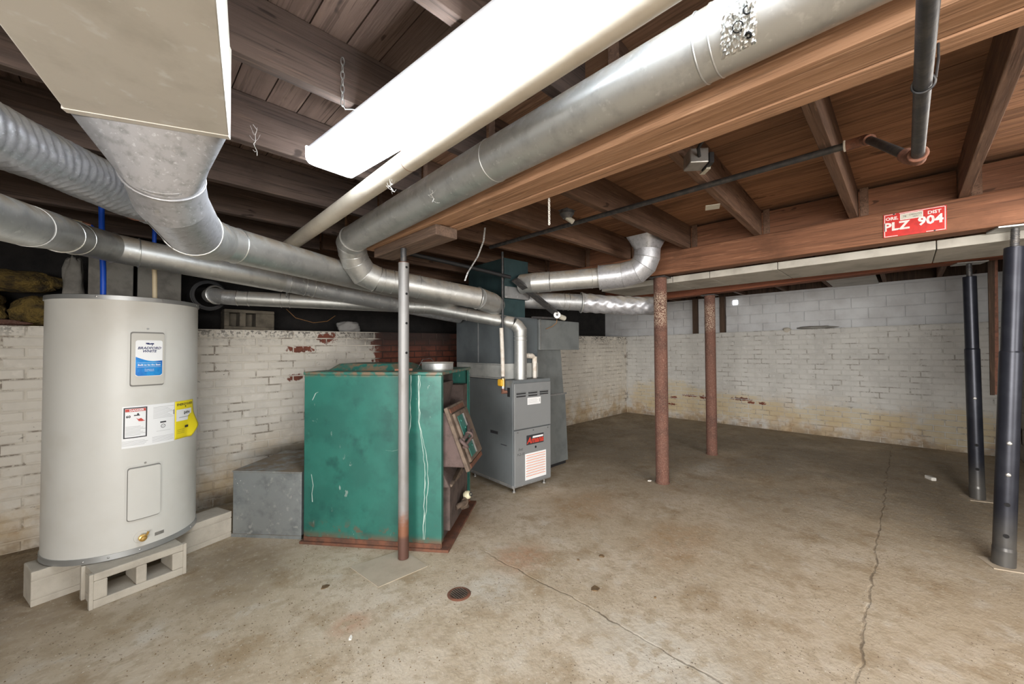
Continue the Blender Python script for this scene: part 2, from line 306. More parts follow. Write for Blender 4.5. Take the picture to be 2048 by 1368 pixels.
# ------------------------------------------------------------------ mesh helpers
WL = {}
def perp(d):
    a = Vector((0, 0, 1)) if abs(d.z) < .9 else Vector((1, 0, 0))
    u = d.cross(a).normalized(); return u, d.cross(u).normalized()
class MB:
    def __init__(s, M_=None): s.v = []; s.f = []; s.s = []; s.M = M_
    def add(s, vs, fs, smooth=False):
        b = len(s.v)
        for p in vs:
            p = Vector(p); s.v.append(s.M @ p if s.M else p)
        for f in fs: s.f.append([i+b for i in f]); s.s.append(smooth)
        return s
    def box(s, x0, x1, y0, y1, z0, z1):
        v = [(x, y, z) for z in (z0, z1) for y in (y0, y1) for x in (x0, x1)]
        return s.add(v, [(0, 2, 3, 1), (4, 5, 7, 6), (0, 1, 5, 4), (2, 6, 7, 3), (0, 4, 6, 2), (1, 3, 7, 5)])
    def hexa(s, v):   # 8 points: bottom ring, top ring
        return s.add(v, [(3, 2, 1, 0), (4, 5, 6, 7), (0, 1, 5, 4), (1, 2, 6, 5), (2, 3, 7, 6), (3, 0, 4, 7)])
    def bar(s, a, b, w, h, upv=(0, 0, 1)):
        a, b = Vector(a), Vector(b); d = (b-a).normalized(); sd = d.cross(Vector(upv)).normalized()*w/2; u = sd.cross(d).normalized()*h/2
        return s.hexa([a-sd-u, a+sd-u, b+sd-u, b-sd-u, a-sd+u, a+sd+u, b+sd+u, b-sd+u])
    def tube(s, pts, r, n=24, caps=True, share=False):
        P = [Vector(p) for p in pts]; k = len(P); R = r if isinstance(r, (list, tuple)) else [r]*k
        dirs = [(P[i+1]-P[i]).normalized() for i in range(k-1)]
        u, w = perp(dirs[0]); rings = []
        for i in range(k-1):
            d = dirs[i]
            u = (u-d*u.dot(d)).normalized(); w = d.cross(u)
            pair = []
            for j, e in ((i, i-1), (i+1, i+1)):
                nb = dirs[e] if 0 <= e < k-1 else d
                nn = (d+nb).normalized()
                ring = []
                for q in range(n):
                    a = 2*PI*q/n; p = P[j]+(u*math.cos(a)+w*math.sin(a))*R[j]
                    t_ = (P[j]-p).dot(nn)/d.dot(nn); ring.append(p+d*t_)
                pair.append(ring)
            rings.append(pair)
        if share:
            vs = list(rings[0][0]); fs = []
            for i in range(k-1):
                vs += rings[i][1]; o = i*n
                fs += [(o+q, o+(q+1) % n, o+n+(q+1) % n, o+n+q) for q in range(n)]
            s.add(vs, fs, True)
        else:
            for a, b in rings: s.add(a+b, [(q, (q+1) % n, n+(q+1) % n, n+q) for q in range(n)], True)
        if caps:
            s.add(rings[0][0], [tuple(range(n))[::-1]]); s.add(rings[-1][1], [tuple(range(n))])
        return s
    def torus(s, c, ax, R, r, n=28, m=6):
        c, ax = Vector(c), Vector(ax).normalized(); u, w = perp(ax); vs = []
        for i in range(n):
            a = 2*PI*i/n; d = u*math.cos(a)+w*math.sin(a)
            for j in range(m):
                b = 2*PI*j/m; vs.append(c+d*(R+r*math.cos(b))+ax*r*math.sin(b))
        return s.add(vs, [(i*m+j, ((i+1) % n)*m+j, ((i+1) % n)*m+(j+1) % m, i*m+(j+1) % m) for i in range(n) for j in range(m)], True)
    def lathe(s, prof, c=(0, 0, 0), ax=(0, 0, 1), n=32, smooth=True):
        c, ax = Vector(c), Vector(ax).normalized(); u, w = perp(ax)
        for (r0, h0), (r1, h1) in zip(prof, prof[1:]):
            vs = []
            for rr, hh in ((r0, h0), (r1, h1)):
                for i in range(n):
                    a = 2*PI*i/n; vs.append(c+(u*math.cos(a)+w*math.sin(a))*rr+ax*hh)
            s.add(vs, [(i, n+i, n+(i+1) % n, (i+1) % n) for i in range(n)], smooth)
        return s
    def disc(s, c, ax, r, h, n=16):
        ax = Vector(ax).normalized(); c = Vector(c); return s.tube([c, c+ax*h], r, n)
    def prism(s, poly, a, b, fn):   # poly of 2D points, extruded between a and b, fn(p, q, t)->3D
        k = len(poly); return s.add([fn(p, q, a) for p, q in poly]+[fn(p, q, b) for p, q in poly], [tuple(range(k))[::-1], tuple(range(k, 2*k))]+[(i, (i+1) % k, k+(i+1) % k, k+i) for i in range(k)])
    def build(s, name, mat, parent=None, bevel=0, kind=None, label=None):
        me = bpy.data.meshes.new(name)
        lo = Vector([min(p[i] for p in s.v) for i in range(3)]); hi = Vector([max(p[i] for p in s.v) for i in range(3)])
        c = Vector(((lo.x+hi.x)/2, (lo.y+hi.y)/2, lo.z)); me.from_pydata([p-c for p in s.v], [], s.f)
        me.polygons.foreach_set('use_smooth', s.s); me.materials.append(M[mat] if isinstance(mat, str) else mat); me.update()
        return place(name, me, c, parent, bevel, kind, label)
def place(name, me, c, parent=None, bevel=0, kind=None, label=None):
    o = bpy.data.objects.new(name, me); COL.objects.link(o); c = Vector(c)
    if parent: o.parent = parent; o.location = c-WL[parent]
    else: o.location = c
    WL[o] = c
    if bevel:
        m = o.modifiers.new('bevel', 'BEVEL'); m.width = bevel; m.segments = 2; m.limit_method = 'ANGLE'; m.angle_limit = .7
    if kind: o['kind'] = kind
    if label: o['label'] = label
    return o
def tag(o, label, cat, group=None):
    o['label'] = label; o['category'] = cat
    if group: o['group'] = group
    return o
def thing(name, label, cat, loc, group=None):
    o = bpy.data.objects.new(name, None); COL.objects.link(o); o.location = loc; WL[o] = Vector(loc); o.empty_display_size = .1
    return tag(o, label, cat, group)
def struct(o): o['kind'] = 'structure'; return o
def frame(loc, az): return Matrix.Translation(Vector(loc)) @ Matrix.Rotation(math.radians(az), 4, 'Z')
def basis(o, x, y, z):
    m = Matrix.Identity(4)
    for i, c in enumerate((x, y, z, o)):
        for j in range(3): m[j][i] = Vector(c)[j]
    return m
_txt = {}
def text_geo(body, size, align='CENTER', shear=0, bold=0):
    cu = bpy.data.curves.new('lettering', 'FONT'); cu.body = body; cu.size = size; cu.align_x = align; cu.align_y = 'CENTER'; cu.shear = shear; cu.offset = bold; cu.resolution_u = 2
    ob = bpy.data.objects.new('lettering', cu); COL.objects.link(ob); dg = bpy.context.evaluated_depsgraph_get()
    me = bpy.data.meshes.new_from_object(ob.evaluated_get(dg)); v = [tuple(p.co) for p in me.vertices]; f = [tuple(p.vertices) for p in me.polygons]
    bpy.data.objects.remove(ob); bpy.data.curves.remove(cu); bpy.data.meshes.remove(me); return v, f
def lettering(mb, body, size, fn, **k):
    v, f = text_geo(body, size, **k); mb.add([fn(x, y) for x, y, z in v], f); return mb
def arc(a, b, c, r, n=5):   # rounded corner at b between a and c
    a, b, c = Vector(a), Vector(b), Vector(c); d1 = (a-b).normalized(); d2 = (c-b).normalized(); p, q = b+d1*r, b+d2*r
    return [p*(1-t)**2+b*2*t*(1-t)+q*t*t for t in [i/(n-1) for i in range(n)]]
# ------------------------------------------------------------------ the setting
X0, X1, Y0, Y1 = -2.0, 8.0, -1.0, 4.42
XB, YB = -8.0, -8.0      # unseen basement behind the viewer, extended to set the fill lights far back
struct(MB().box(XB-.2, X1+.6, YB-.2, Y1+.8, -.12, 0).build('floor', 'floor'))

def brick_mesh(name, l, h, d, mat, seed, ax):
    rnd = random.Random(seed); b = .006
    def j(k): return rnd.uniform(-k, k)
    back = [(-l/2, 0), (l/2, 0), (l/2, h), (-l/2, h)]
    rows = [(back, 0.0), (back, d-.004), ([(x+(b if x < 0 else -b)+j(.002), z+(b if z == 0 else -b)+j(.0015)) for x, z in back], d)]
    vs = []
    for ring, dep in rows:
        for x, z in ring:
            dd = dep+(j(.0012) if dep == d else 0)
            vs.append((x, -dd, z) if ax == 'y' else (-dd, -x, z))
    fs = [(8, 9, 10, 11)]
    for k in (0, 4):
        fs += [(k+i, k+(i+1) % 4, k+4+(i+1) % 4, k+4+i) for i in range(4)]
    me = bpy.data.meshes.new(name); me.from_pydata(vs, [], fs); me.materials.append(M[mat]); me.update(); return me

def brick_wall(wall, ax, c, lo, hi, zfun, mat, pick, limit=300, L=.205, H=.066, J=.011, D=.014):
    """courses of bricks on the plane ax = c; the `limit` best seen are objects, the rest one joined part"""
    variants = [brick_mesh('brick', L, H, D, mat, k, ax) for k in range(6)]
    halves = [brick_mesh('brick', L/2-J/2, H, D, mat, 10+k, ax) for k in range(2)]
    items = []; n = int(1.62/(H+J)); rnd = random.Random(3)
    for r in range(n):
        p = lo-(L+J)*.5*(r % 2)
        while p < hi:
            a, b = p, p+L; p += L+J
            if b <= lo+.02 or a >= hi-.02: continue
            half = a < lo-.01 or b > hi+.01
            m = max(a, lo)+(L/2-J/2)/2 if a < lo-.01 else (a+(L/2-J/2)/2 if b > hi+.01 else (a+b)/2)
            items.append((m, r*(H+J)+.004, half))
    items.sort(key=lambda t: pick(t[0], t[1])); rest = MB()
    for k, (m, z, half) in enumerate(items):
        s = zfun(m)/1.617; zz = z*s; sl = (zfun(m+.1)-zfun(m-.1))/.2*(z/1.617)
        me = rnd.choice(halves if half else variants); dep = rnd.uniform(-.0015, .0015)
        pos = Vector((m, c+dep, zz)) if ax == 'y' else Vector((c+dep, m, zz))
        rot = Matrix.Rotation(-math.atan(sl), 4, 'Y') if ax == 'y' else Matrix.Rotation(math.atan(sl), 4, 'X')
        if k < limit:
            o = place('brick', me, pos, wall); o.rotation_euler = rot.to_euler(); o.scale = (1, 1, s*.995)
        else:
            T = Matrix.Translation(pos) @ rot @ Matrix.Diagonal((1, 1, s*.995, 1))
            rest.add([T @ v.co for v in me.vertices], [tuple(q.vertices) for q in me.polygons])
    rest.build('brick_field', mat, wall, 0, 'stuff')

# long white-painted brick wall seen on the left (plane y = Y1)
zl = lambda x: 1.588+.0115*(x+.6)
wl = struct(MB().hexa([(X0, Y1+.006, 0), (X1+.3, Y1+.006, 0), (X1+.3, Y1+.34, 0), (X0, Y1+.34, 0), (X0, Y1+.006, zl(X0)), (X1+.3, Y1+.006, zl(X1+.3)), (X1+.3, Y1+.34, zl(X1+.3)), (X0, Y1+.34, zl(X0))]).build('wall_left', 'joint_left'))
def pick_left(x, z):
    d = math.hypot(x, 4.4)
    hid = (-.42 < x < .40) or (1.45 < x < 3.3 and z < 1.08) or (.62 < x < 1.4 and z < .34) or x < -1.0 or (3.3 < x < 4.7) or (4.7 <= x < 5.4)
    return d+(100 if hid else 0)
brick_wall(wl, 'y', Y1+.014, X0, X1-.014, zl, 'brick_left', pick_left)
# white-painted brick wall seen on the right (plane x = X1)
zr = lambda y: 1.742-.0105*(y+.6)
wb = struct(MB().hexa([(X1+.006, Y0, 0), (X1+.34, Y0, 0), (X1+.34, Y1+.34, 0), (X1+.006, Y1+.34, 0), (X1+.006, Y0, zr(Y0)), (X1+.34, Y0, zr(Y0)), (X1+.34, Y1+.34, zr(Y1)), (X1+.006, Y1+.34, zr(Y1))]).build('wall_back', 'joint_far'))
brick_wall(wb, 'x', X1+.014, Y0, Y1, zr, 'brick_far', lambda y, z: math.hypot(8, y))
# set-back upper walls above the two ledges
ub = struct(MB().box(X1+.14, X1+.34, Y0, Y1+.75, 1.60, 2.40).build('wall_back_upper', 'block_paint'))
bm_ = {}
def wall_block(l, h, d, mat, ax):
    k = (l, h, mat, ax)
    if k not in bm_: bm_[k] = brick_mesh('block', l, h, d, mat, len(bm_)+40, ax)
    return bm_[k]
for r in range(4):
    y = Y0+.2-(.2 if r % 2 else 0); z = 1.70+r*.1665
    while y < Y1+.2:
        if y-.19 > Y0-.25: place('block', wall_block(.392, .160, .02, 'block_paint', 'x'), (X1+.142, min(max(y, Y0+.0), Y1+.15), z), ub)
        y += .40
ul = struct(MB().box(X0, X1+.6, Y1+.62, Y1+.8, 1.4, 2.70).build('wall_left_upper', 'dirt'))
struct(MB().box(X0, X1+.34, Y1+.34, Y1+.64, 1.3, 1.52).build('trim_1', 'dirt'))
# grey block wall at the right edge
XR = 4.2
wr = struct(MB().box(XR, X1+.6, Y0-.2, Y0-.006, 0, 2.66).build('wall_right', 'mortar_dark'))
for r in range(13):
    x = X1-.2-(.2 if r % 2 else 0); z = r*.2+.004
    while x > XR+.15:
        o = place('block', wall_block(.392, .192, .02, 'block_grey', 'y'), (x, Y0-.006, z), wr); o.rotation_euler = (0, 0, PI); x -= .40
# unseen outer walls behind the viewer, each with an opening added for its fill
def outer(name, fn):
    m = MB()
    for u0, u1, z0_, z1_ in ((0, 1, 2.16, 2.7), (0, 1, 0, .14), (0, .231, .14, 2.16), (.634, 1, .14, 2.16)): m.box(*fn(u0, u1), z0_, z1_)
    return struct(m.build(name, 'block_paint'))
struct(MB().box(-1.8, -1.6, 1.05, Y1+.3, 0, 2.62).build('wall_light_block', 'block_paint'))  # unseen wall added to keep the front fill off the heater
SP = Y1+.8-YB
outer('wall_front', lambda a, b: (XB-.2, XB, YB+a*SP, YB+b*SP))
outer('wall_side', lambda a, b: (XB+a*SP, XB+b*SP, YB-.2, YB))
struct(MB().box(XB+SP, X1+.6, YB-.2, YB, 0, 2.7).build('wall_side_far', 'block_paint')); struct(MB().box(X1+.4, X1+.6, YB, Y0-.2, 0, 2.7).build('wall_back_far', 'block_paint')); struct(MB().box(XB, X0, Y1+.2, Y1+.8, 0, 2.7).build('wall_left_far', 'block_paint'))

# ------------------------------------------------------------------ ceiling: subfloor boards, joists, blocking
ZJ, ZF = 2.40, 2.63
ce = struct(MB().box(XB-.2, X1+.6, YB-.2, Y1+.8, ZF+.026, ZF+.08).build('ceiling', 'darkwood'))
x = X0
bmesh_cache = []
for k in range(4):
    w = .136
    me = bpy.data.meshes.new('floorboard'); hw = w/2-.0015
    me.from_pydata([(sx*hw, sy*4.6, z) for z in (0, .024) for sx, sy in ((-1, -1), (1, -1), (1, 1), (-1, 1))], [], [(3, 2, 1, 0), (0, 1, 5, 4), (1, 2, 6, 5), (2, 3, 7, 6), (3, 0, 4, 7)]); me.materials.append(M['board_dusty' if k == 1 else 'board']); bmesh_cache.append(me)
while x < X1+.35:
    o = place('floorboard', bmesh_cache[1 if x < 1.25 else 0], (x+.068, .6, ZF+random.uniform(0, .003)), ce); x += .138
def joist(x0, x1, y, y2=None, w=.05, mat='joist'):
    y2 = y if y2 is None else y2
    MB().hexa([(x0, y-w/2, ZJ), (x1, y2-w/2, ZJ), (x1, y2+w/2, ZJ), (x0, y+w/2, ZJ), (x0, y-w/2, ZF), (x1, y2-w/2, ZF), (x1, y2+w/2, ZF), (x0, y+w/2, ZF)]).build('joist', mat, ce, .003)
for y in (-1.6, -.96, -.32, .31, .95, 1.58, 2.22, 2.84, 3.46, 4.08, 4.7): joist(-4, 1.36, y, mat='joist_dusty')
for a, b in ((-1.5, -1.5), (-.9, -.9), (-.29, -.29), (.265, .265), (.80, .905), (1.525, 1.515), (2.17, 2.16), (2.79, 2.77), (3.40, 3.40), (4.02, 4.02), (4.64, 4.64)): joist(1.37, 3.99, a, b)
for y in (-.35, .205, .845, 1.455, 2.10, 2.71, 3.34, 3.96, 4.58): joist(4.0, X1+.3, y)
yb = [-2.1, -1.52, -.925, -.315, .24, .885, 1.495, 2.135, 2.745, 3.37]
for a, b in zip(yb, yb[1:]): MB().box(4.005, 4.045, a+.052, b-.003, ZJ+.004, ZF-.022).build('blocking', 'beam2', ce)

MB().box(X1+.34, X1+.40, Y0-.1, Y1+.75, 2.30, ZF+.03).build('rim_joist', 'darkwood', ce)
# ------------------------------------------------------------------ beams
t = thing('support_beam', 'built-up brown timber main beam running beside the long round ceiling duct', 'beam', (1.40, .95, 2.165))
for i, (a, b, dz) in enumerate(((1.297, 1.361, 0), (1.365, 1.436, .006), (1.440, 1.512, .001))):
    MB().box(a, b, -4, 2.88, 2.165+dz, ZJ-.001).build('plank', 'beam', t, .003)
tag(MB().box(1.325, 1.485, 1.98, 2.80, 2.100, 2.164).build('bearing_block', 'bearing', None, .005), 'short timber packing block between main beam and grey perforated post', 'timber block')
t = thing('support_beam', 'reddish brown timber beam carrying the red licence plate', 'beam', (4.02, 1.0, 2.17))
MB().box(3.93, 4.005, -4, 3.4, 2.172, ZJ-.001).build('plank', 'beam2', t, .012); MB().box(4.007, 4.085, -4, 3.4, 2.176, ZJ-.001).build('plank', 'beam2', t, .004)
t = thing('support_beam', 'farthest red-brown timber beam behind the grey fibre boards', 'beam', (5.58, 1.0, 2.17))
zb = lambda y: 2.20-.026*(y+.44)
for a, b in ((5.50, 5.578), (5.58, 5.66)):
    MB().hexa([(a, -.99, zb(-.99)), (b, -.99, zb(-.99)), (b, 3.4, zb(3.4)), (a, 3.4, zb(3.4)), (a, -.99, ZJ), (b, -.99, ZJ), (b, 3.4, ZJ), (a, 3.4, ZJ)]).build('plank', 'redbeam', t, .004)
t = thing('fibre_board_strip', 'pale grey fibre boards hung in a long row behind the licence plate beam', 'ceiling board', (4.45, .4, 2.105))
for a, b in ((-.99, -.17), (-.165, .79), (.795, 1.36), (1.365, 1.73), (1.735, 2.6)):
    MB().box(4.125, 4.77, a, b, 2.108, 2.172).build('board', 'board_grey', t, .004)
tag(MB().box(6.55, 8.1, .27, .80, 2.384, 2.398).build('ceiling_panel', 'panel_pale'), 'pale flat panel nailed under the joists beyond the farthest beam', 'ceiling panel')
# ------------------------------------------------------------------ posts
def holes(t, x, y, r, zs, az, mat='black', rr=.012):
    for z in zs:
        d = Vector((math.cos(az), math.sin(az), 0)); MB().disc(Vector((x, y, z))+d*(r-.004), d, rr, .0055, 14).build('hole', mat, t)
x, y = 1.353, 2.41
t = thing('adjustable_post', 'grey perforated steel post with rusty foot in front of green furnace', 'post', (x, y, 0))
MB().lathe([(.0, 2.000), (.034, 2.000), (.0355, 1.998), (.0355, .006), (0, .006)], (x, y, 0)).build('outer_tube', 'post_grey', t)
MB().tube([(x-.002, y, 2.0), (x-.002, y, 2.098)], .020, 20).build('inner_tube', 'darksteel', t)
MB().torus((x, y, 2.0), (0, 0, 1), .034, .0025).build('rust_rim', 'rust', t)
az = math.atan2(-y, -x)+.55
holes(t, x, y, .0355, (1.985-.02, 1.785, 1.585, 1.385), az, 'black', .0085)
holes(t, x, y, .0355, (1.88, 1.68, 1.48), az+1.75, 'black', .0085)
MB().tube([(x-.05, y+.03, 1.27), (x+.05, y-.03, 1.27)], .008, 10).build('locking_pin', 'rust', t)
tag(MB().add([(1.054, 2.557, 0), (1.085, 2.223, 0), (1.414, 2.21, 0), (1.41, 2.516, 0), (1.054, 2.557, .003), (1.085, 2.223, .003), (1.414, 2.21, .003), (1.41, 2.516, .003)],
    [(3, 2, 1, 0), (4, 5, 6, 7), (0, 1, 5, 4), (1, 2, 6, 5), (2, 3, 7, 6), (3, 0, 4, 7)]).build('floor_plate', 'plate_floor'), 'flat square steel plate on floor under the grey perforated post', 'plate')
for (x, y, r, zt, lab) in ((4.025, 1.823, .066, 2.165, 'rusty red steel post with pale flaking band, nearest of two red posts'), (5.568, 1.842, .066, 2.128, 'darker rusty red steel post standing behind the nearer red post')):
    t = thing('steel_post', lab, 'post', (x, y, 0), 'rusty red basement posts')
    MB().lathe([(0, zt-.012), (r, zt-.012), (r, .0), (0, 0)], (x, y, 0)).build('tube', 'post_red', t)
    MB().box(x-.085, x+.085, y-.085, y+.085, zt-.012, zt-.001).build('cap_plate', 'darksteel', t, .002)
    MB().torus((x, y, .012), (0, 0, 1), r, .008).build('foot_weld', 'post_red', t)
def jack_post(x, y, xt, yt, zt, r, lab, bolts, hol):
    t = thing('jack_post', lab, 'post', (x, y, 0), 'blue-black screw jack posts')
    b = Vector((x, y, .006)); e = Vector((xt, yt, zt)); d = (e-b).normalized(); L = (e-b).length
    P = lambda q: b+d*q
    a0 = math.atan2(-y, -x)
    MB().lathe([(0, 0), (r*1.05, 0), (r*1.05, .10), (r, .12), (r, L*.63), (r*.9, L*.635), (0, L*.635)], b, d, 28).build('lower_tube', 'jack', t)
    MB().lathe([(0, L*.63), (r*.90, L*.63), (r*.90, L-.135), (r*.86, L-.13), (0, L-.13)], b, d, 28).build('upper_tube', 'jack', t)
    MB().tube([P(L-.14), P(L-.012)], r*.36, 16).build('screw', 'darksteel', t)
    s = MB()
    for k in range(9): s.torus(P(L-.12+k*.011), d, r*.36, .003, 16, 5)
    s.build('screw_thread', 'darksteel', t)
    m = frame((xt, yt, zt-.012), 14); MB(m).box(-.075, .075, -.10, .10, 0, .011).build('top_plate', 'steel', t, .002)
    m = frame((x, y, 0), 20); MB(m).box(-.085, .085, -.085, .085, 0, .006).build('base_plate', 'plate_floor', t, .001)
    for z, k in [(z, 1) for z in bolts]+[(z, 0) for z in hol]:
        dd = Vector((math.cos(a0+.12), math.sin(a0+.12), 0)); p = P(z)+dd*(r-.002)
        if k: MB().lathe([(0, .009), (.009, .007), (.013, .002), (.013, 0)], p, dd, 16).build('bolt', 'steel', t)
        else: MB().disc(p, dd, .013, .0035, 16).build('hole', 'black', t)
    return t
jack_post(4.035, -.418, 4.02, -.505, 2.171, .050, 'nearest blue-black screw jack post at the right edge', (.79, .59), (.40, .20))
jack_post(5.635, -.443, 5.60, -.43, 2.198, .050, 'farther blue-black screw jack post left of the nearest one', (.93,), (.50, .28))

# ------------------------------------------------------------------ water heater on concrete blocks
hx, hy, hr, z0, z1 = .02, 3.63, .36, .194, 1.735
t = thing('water_heater', 'tall pale grey cylindrical electric water heater standing on concrete blocks', 'water heater', (hx, hy, z0))
MB().lathe([(hr, z0+.03), (hr, z1-.024)], (hx, hy, 0), n=96).build('jacket', 'heater', t)
MB().lathe([(0, z1), (hr-.006, z1), (hr+.005, z1-.003), (hr+.006, z1-.028), (hr, z1-.028)], (hx, hy, 0), n=96).build('top_rim', 'heater_band', t)
MB().lathe([(hr, z0+.032), (hr+.005, z0+.032), (hr+.006, z0), (0, z0)], (hx, hy, 0), n=96).build('bottom_rim', 'heater_band', t)
def cyl(thd, z, dr=0): a = math.radians(thd); return Vector((hx+(hr+dr)*math.cos(a), hy+(hr+dr)*math.sin(a), z))
def cfn(thc, zc, dr): return lambda a, b: cyl(thc+math.degrees(a/(hr+dr)), zc+b, dr)
def patch(th0, th1, za, zb, dr, n=14, corner=.0):
    """closed thin curved plate"""
    m = MB(); vs = []; k = 0
    poly = []
    for i in range(n+1): poly.append((th0+(th1-th0)*i/n, 0))
    cdeg = math.degrees(corner/hr)
    def zoff(th):
        e = min(th-th0, th1-th)
        if corner and e < cdeg: return corner-math.sqrt(max(0, corner*corner-(corner-math.radians(e)*hr)**2))
        return 0
    ths = [th0+(th1-th0)*i/n for i in range(n+1)]
    if corner: ths = sorted(set(ths+[th0+cdeg*q for q in (.1, .3, .6)]+[th1-cdeg*q for q in (.1, .3, .6)]))
    N = len(ths)
    for th in ths:
        o = zoff(th); vs += [cyl(th, za+o, 0.0005), cyl(th, zb-o, 0.0005), cyl(th, zb-o, dr), cyl(th, za+o, dr)]
    fs = []
    for i in range(N-1):
        a, b = i*4, i*4+4
        fs += [(a+3, b+3, b+2, a+2), (a+2, b+2, b+1, a+1), (a, b, b+3, a+3)]
    fs += [(0, 3, 2, 1), ((N-1)*4, (N-1)*4+1, (N-1)*4+2, (N-1)*4+3)]
    return m.add(vs, fs, False)
c1 = patch(-90.2, -62.6, 1.185, 1.53, .005, 14, .012).build('upper_recess_rim', 'heater', t)
patch(-88.9, -63.8, 1.191, 1.521, .0062, 14, .012).build('cover_shade_strip', 'gap', t)
cv = patch(-88.2, -64.5, 1.200, 1.512, .015, 14, .010).build('upper_access_cover', 'plastic_grey', t)
lb = patch(-85.4, -66.0, 1.252, 1.470, .0165, 14, .012).build('name_label', 'white_label', cv)
# blue lower part with a wavy upper edge
m = MB(); n = 20; vs = []
for i in range(n+1):
    q = i/n; th = -85.2+19.0*q; zt_ = 1.372-.030*math.sin(min(1, q*1.25)*PI*.55)-.002+.006*q*q
    zbm = 1.254+(.010 if i in (0, n) else .003 if i in (1, n-1) else 0)
    vs += [cyl(th, zbm, .0172), cyl(th, zt_, .0172)]
m.add(vs, [(2*i, 2*i+2, 2*i+3, 2*i+1) for i in range(n)], True); bl = m.build('blue_wave', 'blue', cv)
m = MB(); lettering(m, 'BRADFORD', .021, cfn(-75.7, 1.422, .0174), shear=.25, bold=.0006); lettering(m, 'WHITE', .021, cfn(-75.9, 1.403, .0174), shear=.25, bold=.0006); m.build('name_lettering', 'navy', cv)
m = MB()
for a, b, c, d in ((-.018, .002, -.002, .010), (-.012, -.001, .004, .006), (.004, .000, .020, .008), (.010, -.008, .014, .004)):
    f = cfn(-75.7, 1.445, .0174); m.add([f(a, b), f(c, b), f(c, d), f(a, d)], [(0, 1, 2, 3)])
m.build('emblem', 'navy', cv)
m = MB(); lettering(m, 'Built to be the Best', .0135, cfn(-75.7, 1.320, .0178), bold=.0004); lettering(m, 'Professional', .009, cfn(-75.7, 1.293, .0178)); lettering(m, 'water heaters', .008, cfn(-75.7, 1.284, .0178)); m.build('slogan_lettering', 'white_label', cv)
m = MB()
for zz in (1.333, 1.308): f = cfn(-75.7, zz, .0177); m.add([f(-.056+.112*i/8, d) for i in range(9) for d in (-.0006, .0006)], [(2*i, 2*i+2, 2*i+3, 2*i+1) for i in range(8)])
m.build('slogan_rule', 'white_label', cv)
MB().disc(cyl(-76.5, 1.541, -.002), cyl(-76.5, 1.541, .1)-cyl(-76.5, 1.541, 0), .006, .006, 12).build('screw', 'steel', t)
c2 = patch(-90.6, -64.2, .385, .715, .005, 14, .012).build('lower_recess_rim', 'heater', t)
patch(-89.6, -65.4, .391, .709, .0062, 14, .014).build('cover_shade_strip', 'gap', t)
patch(-89.0, -66.0, .398, .702, .015, 14, .012).build('lower_access_cover', 'heater', t)
MB().disc(cyl(-77, .725, -.002), cyl(-77, .725, .1)-cyl(-77, .725, 0), .006, .006, 12).build('screw', 'steel', t)
# paper labels
wlb = patch(-93.6, -53.2, .826, 1.074, .0022, 18).build('warning_sheet', 'white_label', t)
def rect(m, thc, zc, a0, a1, b0, b1, dr=.0028, n=6):
    f = cfn(thc, zc, dr); m.add([f(a0+(a1-a0)*i/n, b) for i in range(n+1) for b in (b0, b1)], [(2*i, 2*i+2, 2*i+3, 2*i+1) for i in range(n)]); return m
m = MB()
for q in ((-.052, .052, .085, .091), (-.052, .052, -.091, -.085), (-.052, -.046, -.09, .09), (.046, .052, -.09, .09)): rect(m, -84.4, .975, *q)
m.build('black_border', 'ink', wlb)
m = rect(MB(), -84.4, .975, -.045, .045, .066, .083); m.build('red_banner', 'red_ink', wlb)
m = lettering(MB(), 'DANGER', .016, cfn(-83.6, 1.049, .0031), bold=.0005); m.build('banner_lettering', 'white_label', wlb)
m = MB(); lettering(m, '60', .020, cfn(-89.4, 1.012, .0030), bold=.0008); rect(m, -84.6, 1.018, -.006, .020, -.003, .003); rect(m, -84.0, 1.024, .004, .012, -.006, .006); m.build('pictogram', 'ink', wlb)
m = MB(); f = cfn(-80.6, .992, .0030); m.add([f(*p) for p in ((-.022, .012), (-.012, .002), (.0, .008), (.012, -.006), (.020, -.010), (.004, -.012), (-.010, -.010))], [(0, 1, 6), (1, 2, 3, 5, 6), (3, 4, 5)]); m.build('hand_pictogram', 'red_ink', wlb)
m = MB()
for i in range(7): rect(m, -84.4, .952-i*.0085, -.043, .030+.012*((i*7) % 3-.6), -.0011, .0011)
for i in range(4): rect(m, -84.4, .866-i*.008, -.058, .050+.008*((i*5) % 3-1), -.001, .001)
for i in range(9):
    rect(m, -63.0, 1.055-i*.0085, -.055, .058-.022*((i*3) % 4)/2, -.0009, .0009)
for i in range(5): rect(m, -63.0, .872-i*.0075, -.058, .058, -.0008, .0008)
rect(m, -63.0, .905, -.038, .04, -.0007, .0007); m.build('fine_print', 'ink_grey', wlb, 0, 'stuff')
m = rect(MB(), -63.5, .958, -.016, .016, -.004, .005); m.torus(cyl(-63.5, .934, .0028), cyl(-63.5, 0, 1)-cyl(-63.5, 0, 0), .011, .0014, 18, 4); lettering(m, 'UL', .010, cfn(-63.5, .934, .003)); rect(m, -53.8, 1.012, -.002, .002, -.015, .015); m.build('approval_mark', 'ink', wlb, 0, 'stuff')
